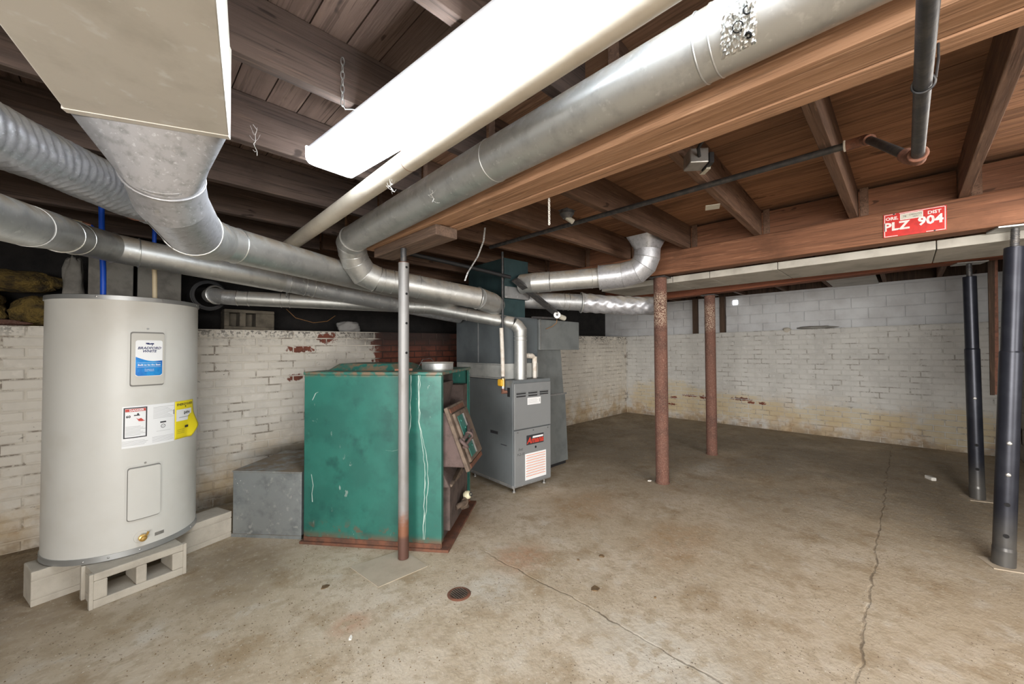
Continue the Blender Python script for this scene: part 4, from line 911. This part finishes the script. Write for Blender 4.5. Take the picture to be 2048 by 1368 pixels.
# D: lower long duct above the heater
r = .088; D0, D1, D2, D3, D4 = (-1.60, -.98, 1.63), (-.30, 2.60, 1.935), (-.135, 3.46, 2.055), (.92, 3.60, 1.975), (2.60, 3.55, 1.80)
t = duct('round_duct', 'silver round duct passing just above the water heater to the plenum', 'duct',
    [('pipe_section', [D0, D1], r, 'galv'), ('elbow', [D1, (-.262, 2.86, 1.98), (-.20, 3.22, 2.03), (-.06, 3.47, 2.05), (.06, 3.49, 2.04)], r+.001, 'galv'), ('pipe_section', [(.06, 3.49, 2.04), D3], r, 'galv'), ('pipe_section', [D3, D4, (2.688, 3.55, 1.79)], r-.004, 'galv_dull')])
for p, q in (((-.235, 3.02, 2.0), (.07, .36, .05)), ((-.20, 3.22, 2.03), (.1, .3, .03)), ((-.06, 3.47, 2.05), (.2, .12, 0)), ((.06, 3.49, 2.04), (1, .1, 0))): bead(t, p, q, r+.002, 'ringlight', .004)
for q in (.0, .03, .1, .14): bead(t, lerp(D3, D4, q), Vector(D4)-Vector(D3), r-.002, 'ringlight', .003)
seamline(t, (.06, 3.49, 2.04), D3, r, 3.6); seamline(t, D0, D1, r, 3.3)
# E: furnace flue
r = .064; fl = F @ Vector((.19, .10, FT)); E1 = (fl.x, fl.y, 1.10); E2 = (fl.x, fl.y, 1.60); E3 = (fl.x-.06, fl.y+.04, 1.675); E4 = (2.24, 3.45, 1.845); E5 = (.70, 4.10, 1.865); E6 = (.555, 4.20, 1.885); E7 = (.545, 4.36, 1.90)
t = duct('flue_pipe', 'shiny narrow flue pipe running from gas furnace to the dark wall thimble', 'pipe',
    [('riser', [E1, (fl.x, fl.y, 1.56)], r, 'flue'), ('elbow', [(fl.x, fl.y, 1.56), E2, (fl.x-.025, fl.y+.018, 1.645), E3], r+.002, 'flue'), ('pipe_section', [E3, E4], r, 'flue'), ('elbow', [E4, lerp(E4, E5, .06), lerp(E4, E5, .12)], r+.003, 'flue'), ('pipe_section', [lerp(E4, E5, .12), E5], r, 'flue'), ('end_elbow', [E5, (.62, 4.14, 1.87), E6, E7], r+.001, 'galv_dull')])
for p, q in ((E3, Vector(E4)-Vector(E3)), (lerp(E3, E4, .55), Vector(E4)-Vector(E3)), (E4, Vector(E4)-Vector(E3)), (lerp(E4, E5, .04), Vector(E5)-Vector(E4)), (lerp(E4, E5, .10), Vector(E5)-Vector(E4)), (lerp(E4, E5, .76), Vector(E5)-Vector(E4)), (lerp(E4, E5, .80), Vector(E5)-Vector(E4)), (lerp(E4, E5, .95), Vector(E5)-Vector(E4)), (E5, Vector(E5)-Vector(E4)), ((fl.x, fl.y, 1.50), (0, 0, 1)), ((fl.x, fl.y, 1.54), (0, 0, 1))): bead(t, p, q, r+.001, 'ringlight', .0035)
MB().torus((.56, 4.19, 1.89), (.3, -1, 0), .075, .010, 24, 8).build('end_ring', 'ringlight', t)
tag(MB().lathe([(.105, .30), (.105, 0), (.125, 0), (.125, .02), (.135, .02), (.135, .3)], (.54, 4.40, 1.905), (0, 1, 0), 30).build('flue_thimble', 'black_rubber'), 'dark round wall thimble behind the hooked end of the flue pipe', 'thimble')
# G: right-hand supply duct with elbow up to the joists
r = .098; G0, G1, G2, G3 = (2.93, 2.80, 2.085), (3.05, 2.52, 2.09), (3.34, 2.13, 2.115), (3.49, 1.80, 2.13)
ge = [G2, (3.44, 1.93, 2.125), (3.478, 1.80, 2.15), (3.49, 1.735, 2.205), (3.49, 1.705, 2.27), (3.49, 1.70, 2.34)]
t = duct('round_duct', 'silver round duct from plenum with segmented elbow rising into the joists', 'duct',
    [('takeoff', [G0, (2.96, 2.66, 2.085), G1], r+.003, 'galv'), ('pipe_section', [G1, G2], r, 'galv'), ('elbow', ge, r+.02, 'galv_mottled')])
m = MB(); ring = [Vector((3.49+math.cos(2*PI*i/N)*(r+.018), 1.70+math.sin(2*PI*i/N)*(r+.018), 2.335)) for i in range(N)]
def sq2(p):
    a, b = p.x-3.49, p.y-1.70; s_ = min(.17/abs(a) if abs(a) > 1e-6 else 9, .125/abs(b) if abs(b) > 1e-6 else 9); return Vector((3.49+a*s_, 1.71+b*s_, 2.45))
m.add(ring+[sq2(p) for p in ring], [(i, (i+1) % N, N+(i+1) % N, N+i) for i in range(N)], True); m.build('ceiling_boot', 'galv_mottled', t)
for p, q, rr, mt in ((G1, Vector(G2)-Vector(G1), r, 'ringlight'), ((2.985, 2.63, 2.086), (.3, -.7, 0), r+.003, 'galv'), (lerp(G1, G2, .85), Vector(G2)-Vector(G1), r, 'galv'), (G2, Vector(ge[1])-Vector(G2), r+.022, 'galv')): bead(t, p, q, rr, mt, .004)
for i in range(1, 5): bead(t, ge[i], Vector(ge[i+1])-Vector(ge[i-1]), r+.02, 'galv_dull', .003)
# H: lower right-hand duct with crumpled sleeve
H0, H1, H2 = Vector((3.06, 3.0, 1.955)), Vector((3.60, 2.53, 1.925)), Vector((4.24, 1.965, 1.89))
t = duct('round_duct', 'lower right silver duct with crumpled foil sleeve ending behind red post', 'duct', [('pipe_section', [H0, H1], .092, 'galv_dull')])
dH = (H2-H1).normalized(); uH, wH = perp(dH); vs = []; K = 90; LH = (H2-H1).length; m = MB()
for i in range(K+1):
    s_ = i/K*LH
    for j in range(n):
        a = 2*PI*j/n; rr = .102+.003*math.sin(s_*60+2*math.sin(3*a))+.003*math.sin(4*a+s_*15)+.002*math.sin(9*a-s_*31); vs.append(H1+dH*s_+Vector((0, 0, -.012*math.sin(i/K*PI)))+(uH*math.cos(a)+wH*math.sin(a))*rr)
m.add(vs, [(i*n+j, i*n+(j+1) % n, (i+1)*n+(j+1) % n, (i+1)*n+j) for i in range(K) for j in range(n)], True); m.build('foil_sleeve', 'galv_mottled', t)
MB().disc(H2-dH*.01, dH, .099, .004, 30).build('end_cap', 'black_rubber', t)
bead(t, H1, dH, .108, 'galv', .010); bead(t, lerp(H0, H1, .72), H1-H0, .094, 'ringlight', .004); bead(t, lerp(H0, H1, .80), H1-H0, .094, 'ringlight', .004)
# ------------------------------------------------------------------ tube light hung under the joists
def tube_light(loc, az, length, label, mat):
    """local y runs along the fixture; loc is the far end at the underside"""
    fx = frame(loc, az)
    t = thing('tube_light', label, 'light fixture', tuple(fx @ Vector((0, -length/2, 0))))
    prof = [(-.125, .045), (-.122, .018), (-.108, .004), (-.085, 0), (.085, 0), (.108, .004), (.122, .018), (.125, .045)]
    m = MB(fx); L0, L1 = -length, -.012; kk = len(prof)
    m.add([(a, L0, b) for a, b in prof]+[(a, L1, b) for a, b in prof], [(i, i+1, kk+i+1, kk+i) for i in range(kk-1)]+[tuple(range(kk)), tuple(range(kk, 2*kk))[::-1]]); m.build('diffuser', mat, t)
    MB(fx).box(-.12, .12, L0, L1, .046, .078).build('housing', 'fixture', t, .004)
    for yy in (L0-.010, L1): MB(fx).prism(prof+[(.125, .08), (-.125, .08)], yy, yy+.010, lambda p, q, s_: (p, s_, q)).build('end_cap', 'fixture' if yy < -1 else mat, t)
    return fx
fx = tube_light((.73, 2.02, 2.30), 5.0, 2.43, 'long glowing white tube light hung beside the cream drain pipe', 'glow')
tube_light((1.62, -.77, 2.30), 90.0, 2.2, 'unseen added tube light across the joists close to the right wall', 'glow_fill')  # fixture out of view, added to brighten the right side and far wall
def chain(name, label, top, nlinks, mat, link=.024, r=.0022, sc=.45):
    t = thing(name, label, 'chain', (top[0], top[1], top[2]-nlinks*link*.8))
    for i in range(nlinks):
        m = MB(); c = Vector(top)-Vector((0, 0, (i+.5)*link*.8)); ax = Vector((1, 0, 0)) if i % 2 else Vector((0, 1, 0))
        pts = []; sd = Vector((0, 1, 0)) if i % 2 else Vector((1, 0, 0))
        for k in range(12):
            a = 2*PI*k/12; pts.append(c+sd*math.cos(a)*link*sc*.5+Vector((0, 0, 1))*math.sin(a)*link*.5)
        m.tube(pts+[pts[0]], r, 5, False, True); m.build('link', mat, t)
    return t
hc_ = chain('hanging_chain', 'thin chain holding up the tube light fixture', (.60, 1.545, 2.555), 7, 'steel', .034, .0018, .40)
MB().tube([(.60, 1.545, 2.368), (.61, 1.545, 2.355), (.64, 1.545, 2.368), (.662, 1.545, 2.372)], .002, 6, True, True).build('hook', 'steel', hc_); MB().tube([(.60, 1.545, 2.55), (.60, 1.556, 2.556)], .003, 6).build('nail', 'darksteel', hc_)
chain('pull_chain', 'short pale pull chain dangling below the main beam', (1.53, 1.268, 2.172), 12, 'chip', .014, .0022, .7)

# ------------------------------------------------------------------ white drain pipe beside the tube light
t = thing('drain_pipe', 'cream white round drain pipe running alongside the tube light', 'pipe', (.93, 1.2, 2.23))
MB().tube([(.940, -3.98, 2.34), (.935, 1.62, 2.288)], .050, 30).build('pipe_section', 'pvc', t); MB().tube([(.935, 1.622, 2.288), (.930, 3.36, 2.245), (.930, 3.9, 2.235)], .049, 30).build('pipe_section', 'pvc', t)
MB().torus((.935, 1.62, 2.288), (0, 1, 0), .0492, .002, 30, 6).build('pipe_joint', 'fitting', t)

# ------------------------------------------------------------------ black iron water pipe at the right
t = thing('iron_pipe', 'black iron pipe with rusty elbows crossing under the joists', 'pipe', (1.2, .5, 2.05))
MB().tube([(-3.9, -.05, 2.065), (1.935, -.041, 2.065)], .0172, 16).build('near_pipe', 'iron_pipe', t)
MB().tube([(1.985, -.022, 2.085), (2.40, .105, 2.355)], .0165, 16).build('offset_pipe', 'iron_pipe', t)
MB().tube([(2.445, .15, 2.372), (2.445, 2.75, 2.372)], .0168, 16).build('far_pipe', 'iron_pipe', t)
MB().tube([(1.92, -.041, 2.065), (1.965, -.040, 2.065), (1.99, -.022, 2.085), (2.015, -.012, 2.105)], .024, 16).build('elbow', 'fitting', t)
MB().torus((1.922, -.041, 2.065), (1, 0, 0), .023, .005, 18, 6).build('elbow_collar', 'fitting', t)
MB().tube([(2.375, .098, 2.34), (2.425, .115, 2.366), (2.445, .14, 2.372), (2.445, .19, 2.372)], .024, 16).build('elbow', 'fitting', t)
MB().torus((2.445, .19, 2.372), (0, 1, 0), .022, .005, 18, 6).build('elbow_collar', 'chip', t)
MB().torus((1.42, -.043, 2.065), (1, 0, .25), .0205, .003, 20, 6).build('hanger_ring', 'iron_pipe', t); MB().tube([(1.42, -.064, 2.07), (1.43, -.070, 2.12), (1.44, -.071, 2.164)], .0028, 6, True, True).build('hanger_wire', 'iron_pipe', t)

# ------------------------------------------------------------------ red licence plate on the far beam
LP = basis((3.926, -.055, 2.285), (0, -1, 0), (0, 0, 1), (-1, 0, 0)) @ Matrix.Rotation(math.radians(-1.0), 4, 'Z')
t = thing('licence_plate', 'red licence plate with white lettering nailed to the timber beam', 'licence plate', (3.926, -.055, 2.20))
MB(LP).box(-.155, .155, -.084, .084, 0, .002).build('plate', 'plate_red', t, .003)
lp = lambda cx, cy: (lambda a, b: Vector((cx+a, cy+b, .0032)))
m = MB(LP)
for q in ((-.150, -.090, .076, .080), (-.072, -.055, .076, .080), (-.055, .145, .076, .080), (-.150, -.080, -.080, -.076), (.06, .150, -.080, -.076), (-.150, -.146, -.078, .078), (.146, .150, -.078, .078)): m.box(q[0], q[1], q[2], q[3], .002, .0032)
m.build('raised_border', 'plate_white', t)
for w_, sz, cx_, cy_, bo in (('ORE.', .031, -.110, .048, .001), ('DIST', .031, .098, .050, .001), ('PLZ', .080, -.088, -.012, .003), ('904', .080, .080, -.002, .003)):
    m = MB(LP); lettering(m, w_, sz, lp(cx_, cy_), bold=bo); m.build('lettering', 'plate_white', t)
MB(LP).box(-.068, .045, .028, .072, .002, .0035).build('sticker_rim', 'plate_white', t); st = MB(LP).box(-.064, .041, .032, .068, .0035, .004).build('registration_sticker', 'sticker', t)
m = MB(LP); lettering(m, 'OREGON', .015, (lambda a, b: Vector((.008+a, .056+b, .0046)))); lettering(m, '1971', .015, (lambda a, b: Vector((.008+a, .040+b, .0046)))); lettering(m, '78', .018, (lambda a, b: Vector((-.046+a, .050+b, .0046)))); m.build('sticker_lettering', 'ink', st)
for a, b in ((-.10, .078), (.10, -.078)): MB(LP).lathe([(0, .006), (.005, .004), (.006, .002)], (a, b, 0), (0, 0, 1), 10).build('nail', 'darksteel', t)

# ------------------------------------------------------------------ electrical odds and ends between the joists
t = thing('electrical_box', 'grey metal junction box with torn cover beside the main beam', 'electrical box', (2.06, .74, 2.33))
eb = frame((2.05, .735, 2.325), 40); MB(eb).box(-.05, .05, -.045, .045, 0, .074).build('box_body', 'steel', t, .006); MB(eb).box(-.052, .05, -.07, -.047, -.004, .05).build('torn_cover', 'black_rubber', t, .003); MB(eb).hexa([(.0, -.072, -.012), (.085, -.075, -.004), (.085, -.05, -.004), (0, -.05, -.012), (0, -.074, .012), (.09, -.078, .022), (.09, -.06, .022), (0, -.06, .012)]).build('paper_flap', 'sticker', t); MB(eb).tube([(-.05, 0, .03), (-.09, .02, .05), (-.14, .01, .074)], .008, 8, True, True).build('cable', 'black_rubber', t)
t = thing('lamp_holder', 'unlit lamp holder with pale socket in the dark joist bay', 'lamp holder', (2.25, 1.70, 2.3))
MB().lathe([(0, 2.398), (.05, 2.398), (.052, 2.375), (.04, 2.36), (.03, 2.345), (0, 2.345)], (2.25, 1.70, 0)).build('base', 'darksteel', t); MB().tube([(2.25, 1.70, 2.35), (2.27, 1.66, 2.315)], .018, 14).build('socket', 'sticker', t); MB().box(2.2, 2.3, 1.66, 1.74, 2.398, 2.402).build('mounting_plate', 'darksteel', t)
tag(MB(frame((2.93, .925, 2.3965), 20)).box(-.05, .05, -.03, .06, 0, .003).build('paper_tag', 'sticker'), 'small pale paper scrap under the joist near the iron pipe', 'paper scrap')
def strap(name, label, pts, w):
    t = thing(name, label, 'strap', pts[-1]); P = [Vector(p) for p in pts]; m = MB()
    d = Vector((.7, -.7, 0)); vs = []
    for p in P: vs += [p-d*w/2, p+d*w/2]
    m.add(vs, [(2*i, 2*i+1, 2*i+3, 2*i+2) for i in range(len(P)-1)]); o = m.build('band', 'galv_dull', t); so = o.modifiers.new('thick', 'SOLIDIFY'); so.thickness = .0015
    k = 0
    for a, b in zip(P, P[1:]):
        nh = max(1, int((b-a).length/.035))
        for i in range(nh):
            q = a+(b-a)*((i+.5)/nh); MB().disc(q-Vector((.7, .7, 0))*.002, (-.7, -.7, 0), .0032, .001, 8).build('hole', 'black', t)
strap('hanger_strap', 'pale perforated metal strap hanging the duct left of the plenum', [(2.08, 2.40, 2.40), (2.09, 2.43, 2.30), (2.085, 2.50, 2.18), (2.06, 2.60, 2.06), (2.05, 2.63, 1.99)], .013)
strap('hanger_strap', 'pale perforated metal strap looped round the shiny flue pipe', [(1.00, 3.66, 2.06), (1.01, 3.74, 1.98), (1.02, 3.86, 1.93), (1.03, 3.905, 1.87), (1.04, 3.91, 1.82)], .013)
t = thing('damper_control', 'dark bracket with round pale cap above the return duct box', 'damper', (3.30, 2.62, 1.74))
MB().bar((2.74, 2.72, 2.10), (3.30, 2.66, 1.80), .02, .075, (0, -1, .2)).build('dark_strip', 'darksteel', t); MB().lathe([(0, .05), (.036, .048), (.040, .035), (.040, 0), (0, 0)], (3.33, 2.66, 1.775), (-.75, -.66, 0), 22).build('round_cap', 'steel', t); MB().lathe([(0, .054), (.012, .053), (.014, .047)], (3.33, 2.66, 1.775), (-.75, -.66, 0), 12).build('cap_knob', 'darksteel', t)
MB().bar((2.98, 2.70, 1.735), (3.36, 2.70, 1.745), .03, .02).build('lower_rail', 'darksteel', t); MB().tube([(3.38, 2.70, 1.74), (3.40, 2.72, 1.70), (3.36, 2.75, 1.66), (3.28, 2.77, 1.63)], .004, 6, True, True).build('orange_wire', 'wire_copper', t); MB().tube([(3.35, 2.66, 1.77), (3.46, 2.66, 1.75)], .028, 10).build('yellowed_stub', 'sticker', t)
tag(MB().tube([(1.42, 2.9, 2.30), (1.6, 2.93, 2.22), (2.2, 2.86, 2.18), (2.70, 2.74, 2.12)], .018, 10, True, True).build('black_cable', 'black_rubber'), 'thick black cable sagging across to the plenum above the ducts', 'cable')

# ------------------------------------------------------------------ items on the ledges
def lump(name, label, cat, c, s_, mat, seed, group=None, pw=1.0):
    r_ = random.Random(seed); m = MB(); n1, n2 = 14, 24; vs = []
    for i in range(n1+1):
        a = PI*i/n1
        for j in range(n2):
            b = 2*PI*j/n2; k = 1+r_.uniform(-.10, .10)+.10*math.sin(3*b+seed+2*a)+.07*math.sin(5*b-3*a) if 0 < i < n1 else 1; g_ = math.sin(a)**pw if 0 < i < n1 else 0
            vs.append((c[0]+s_[0]*k*g_*math.cos(b), c[1]+s_[1]*k*g_*math.sin(b), c[2]+max(0, s_[2]*(1-math.cos(a)*(1+(k-1)*.5)))))
    m.add(vs, [(i*n2+j, i*n2+(j+1) % n2, (i+1)*n2+(j+1) % n2, (i+1)*n2+j) for i in range(n1) for j in range(n2)], True); return tag(m.build(name, mat), label, cat, group)
zt_ = lambda x: zl(x)
for c, s_, sd, lb2 in (((-.80, 4.66, zt_(-.72)+.006), (.19, .14, .13), 1, 'lower wad of dirty yellow insulation on the wall ledge left of heater'), ((-.47, 4.67, zt_(-.46)+.006), (.135, .12, .115), 2, 'dirty yellow insulation wad on the ledge right beside the heater'), ((-.58, 4.68, zt_(-.5)+.262), (.24, .13, .08), 3, 'upper flattened wad of yellow insulation above the ledge')):
    lump('insulation_wad', lb2, 'insulation', c, s_, 'insulation', sd, 'insulation on the ledge', .8)
lump('red_bundle', 'dull red bundle lying on ledge under the yellow insulation', 'bundle', (-.66, 4.52, zt_(-.66)), (.17, .05, .025), 'post_red', 6)
lump('rubble_stone', 'grey rubble stone standing on the ledge behind the heater', 'stone', (-.285, 4.60, zt_(-.28)+.005), (.058, .05, .27), 'parge', 7, None, .4)
lump('rubble_stone', 'pale small stone sitting on the ledge above the green furnace', 'stone', (1.90, 4.66, zt_(1.9)), (.13, .08, .065), 'block_grey', 8, None, .4)
lump('dirt_clod', 'flat clump of dirt on the far wall ledge', 'dirt clod', (8.07, 1.05, zr(1.05)), (.05, .26, .025), 'parge', 9); lump('dirt_clod', 'small pale clod hanging over the far wall ledge edge', 'dirt clod', (8.02, 1.42, zr(1.4)-.05), (.03, .06, .045), 'concrete_block', 10)
for a, b, lb2 in ((-.215, .055, 'grey concrete block on the ledge behind the blue pipe'), (.065, .36, 'grey concrete block on the ledge behind the cream pipe')):
    t = thing('ledge_block', lb2, 'concrete block', ((a+b)/2, 4.6, zt_(0))); MB().box(a, b, 4.50, 4.69, zt_(a)+.004, zt_(a)+.235).build('lower_block', 'parge', t, .008); MB().box(a+.01, b-.004, 4.51, 4.69, zt_(a)+.240, zt_(a)+.60).build('upper_block', 'parge', t, .008)
t = thing('hollow_block', 'sooty hollow concrete block lying on the ledge right of heater', 'concrete block', (.87, 4.60, zt_(.87)))
z = zt_(.87)+.003; m = MB(); H_ = .19; xs = [.66, .70, .78, .83, .91, 1.07]
for a, b in ((xs[0], xs[1]), (xs[2], xs[3]), (xs[4], xs[5])): m.box(a, b, 4.46, 4.65, z+.03, z+H_-.03)
m.box(.66, 1.07, 4.46, 4.65, z, z+.03); m.box(.66, 1.07, 4.46, 4.65, z+H_-.03, z+H_); m.box(.66, 1.07, 4.63, 4.65, z, z+H_); m.build('body', 'block_sooty', t, .006)
tag(MB().tube([(1.2, 4.55, 1.84), (1.28, 4.52, 1.75), (1.45, 4.5, 1.705), (1.6, 4.52, 1.73), (1.7, 4.56, 1.80)], .0035, 6, True, True).build('hanging_wire', 'wire_copper'), 'thin ochre wire sagging below the flue in the dark gap', 'wire')
for y, lb2 in ((2.94, 'short brown timber stud standing on far ledge, left one'), (2.44, 'short brown timber stud standing on far ledge, right one')):
    tag(MB().box(8.035, 8.11, y-.045, y+.045, zr(y)+.003, 2.395).build('ledge_stud', 'darkwood'), lb2, 'stud', 'studs on the far ledge')
w = MB().box(8.112, 8.121, 2.20, 2.275, 2.235, 2.31).build('window_1', 'day'); struct(w)
t = thing('loose_cladding', 'narrow folded brown cladding strip hanging between the two jack posts', 'cladding', (6.17, -.62, .93))
MB().hexa([(6.13, -.585, .93), (6.137, -.615, .93), (6.149, -.612, .93), (6.142, -.582, .93), (6.17, -.60, 2.629), (6.18, -.65, 2.629), (6.192, -.647, 2.629), (6.182, -.597, 2.629)]).build('outer_leaf', 'darkwood', t, .002)
MB().hexa([(6.150, -.60, .935), (6.165, -.645, .935), (6.177, -.642, .935), (6.162, -.597, .935), (6.20, -.62, 2.629), (6.21, -.67, 2.629), (6.222, -.667, 2.629), (6.212, -.617, 2.629)]).build('inner_leaf', 'fitting', t, .002)

# ------------------------------------------------------------------ floor drain and litter
t = thing('floor_drain', 'small rusty round floor drain set in the concrete', 'floor drain', (1.384, 1.835, 0))
MB().lathe([(.048, .004), (.056, .006), (.064, .003), (.068, 0)], (1.384, 1.835, 0)).build('rim', 'rust', t); MB().disc((1.384, 1.835, .0005), (0, 0, 1), .050, .002, 24).build('sump', 'black', t)
for k in range(-3, 4): MB().box(1.384+k*.013-.003, 1.384+k*.013+.003, 1.835-math.sqrt(.0026-(k*.013)**2), 1.835+math.sqrt(.0026-(k*.013)**2), .0025, .006).build('grate_bar', 'door_rust', t)
def flake(name, label, cat, x, y, s_, mat, seed, group=None):
    r_ = random.Random(seed); k = 7; pts = []
    for i in range(k):
        a = 2*PI*i/k; q = s_*r_.uniform(.5, 1); pts.append((x+q*math.cos(a)*(1.6 if seed % 2 else .8), y+q*math.sin(a)))
    m = MB(); m.add([(p[0], p[1], .0) for p in pts]+[(p[0], p[1], .003+r_.uniform(0, .008)) for p in pts], [tuple(range(k))[::-1], tuple(range(k, 2*k))]+[(i, (i+1) % k, k+(i+1) % k, k+i) for i in range(k)]); return tag(m.build(name, mat), label, cat, group)
for i, (x, y, s_, lb2) in enumerate(((2.312, 1.477, .022, 'dry curled leaf on the floor right of the reddish stain'), (1.973, 1.307, .026, 'flat dry twig scrap on the floor in the middle foreground'), (2.16, 1.56, .011, 'tiny dry crumb beside the dry curled leaf'), (.86, 2.45, .02, 'brown splinter on the floor left of the steel plate'), (2.14, 1.02, .010, 'little brown crumb on the floor in the right foreground'))): flake('dry_debris', lb2, 'debris', x, y, s_, 'leaf', 20+i, 'dry litter on the floor')
for i, (x, y, s_, lb2) in enumerate(((.80, 1.93, .016, 'white paint chip on the floor in the lower left foreground'), (4.0, 1.95, .022, 'white paint chip at the foot of the nearer red post'))): flake('paint_chip', lb2, 'paint chip', x, y, s_, 'chip', 40+i, 'paint chips on the floor')
tag(MB(frame((6.12, -.16, 0), 30)).box(-.05, .05, -.022, .022, 0, .035).build('stone_chip', 'chip', None, .006), 'pale broken brick piece on the floor near the farther jack post', 'stone')
gr = MB(); rg = random.Random(12)
for _ in range(900):
    x = rg.uniform(-.3, 3.4); y = rg.uniform(.35, 3.3)
    if rg.random() > .5: x = rg.gauss(.55, .45); y = rg.gauss(2.0, .5)
    if not (-1.5 < x < 6 and -.8 < y < 3.1): continue
    s_ = rg.uniform(.0012, .0042); gr.add([(x-s_, y-s_*.6, .0003), (x+s_, y-s_, .0003), (x+s_*.3, y+s_, .0003), (x, y, s_*1.2)], [(0, 1, 3), (1, 2, 3), (2, 0, 3)])
o = gr.build('floor_grit', 'leaf'); o['kind'] = 'stuff'; tag(o, 'fine dark grit scattered over the concrete floor', 'grit')

# ------------------------------------------------------------------ cobwebs
def cobweb(label, pts, seed):
    r_ = random.Random(seed); m = MB(); P = [Vector(p) for p in pts]
    m.tube(P, .0013, 5, True, True)
    for _ in range(9):
        p = r_.choice(P[1:]); q = p+Vector([r_.uniform(-.03, .03) for _ in range(3)]); m.tube([p, (p+q)/2+Vector((0, 0, -.006)), q], .0006, 4)
    tag(m.build('cobweb', 'web'), label, 'cobweb', 'cobwebs under the ceiling')
def web(c, dz, label, seed):
    r_ = random.Random(seed); c = Vector(c); cobweb(label, [c+Vector((r_.uniform(-.01, .01), r_.uniform(-.01, .01), -dz*i/6)) for i in range(7)], seed)
web((.40, 2.00, 2.398), .14, 'pale dangling cobweb strand left of the tube light end', 1)
web((.21, 1.53, 2.398), .07, 'pale dangling cobweb strand right of the flat trunk duct', 2)
web((.93, 1.78, 2.238), .05, 'pale cobweb shreds hanging under the cream drain pipe', 3)
web((1.09, 1.66, 2.20), .06, 'small cobweb shreds hanging below the long round duct', 4)
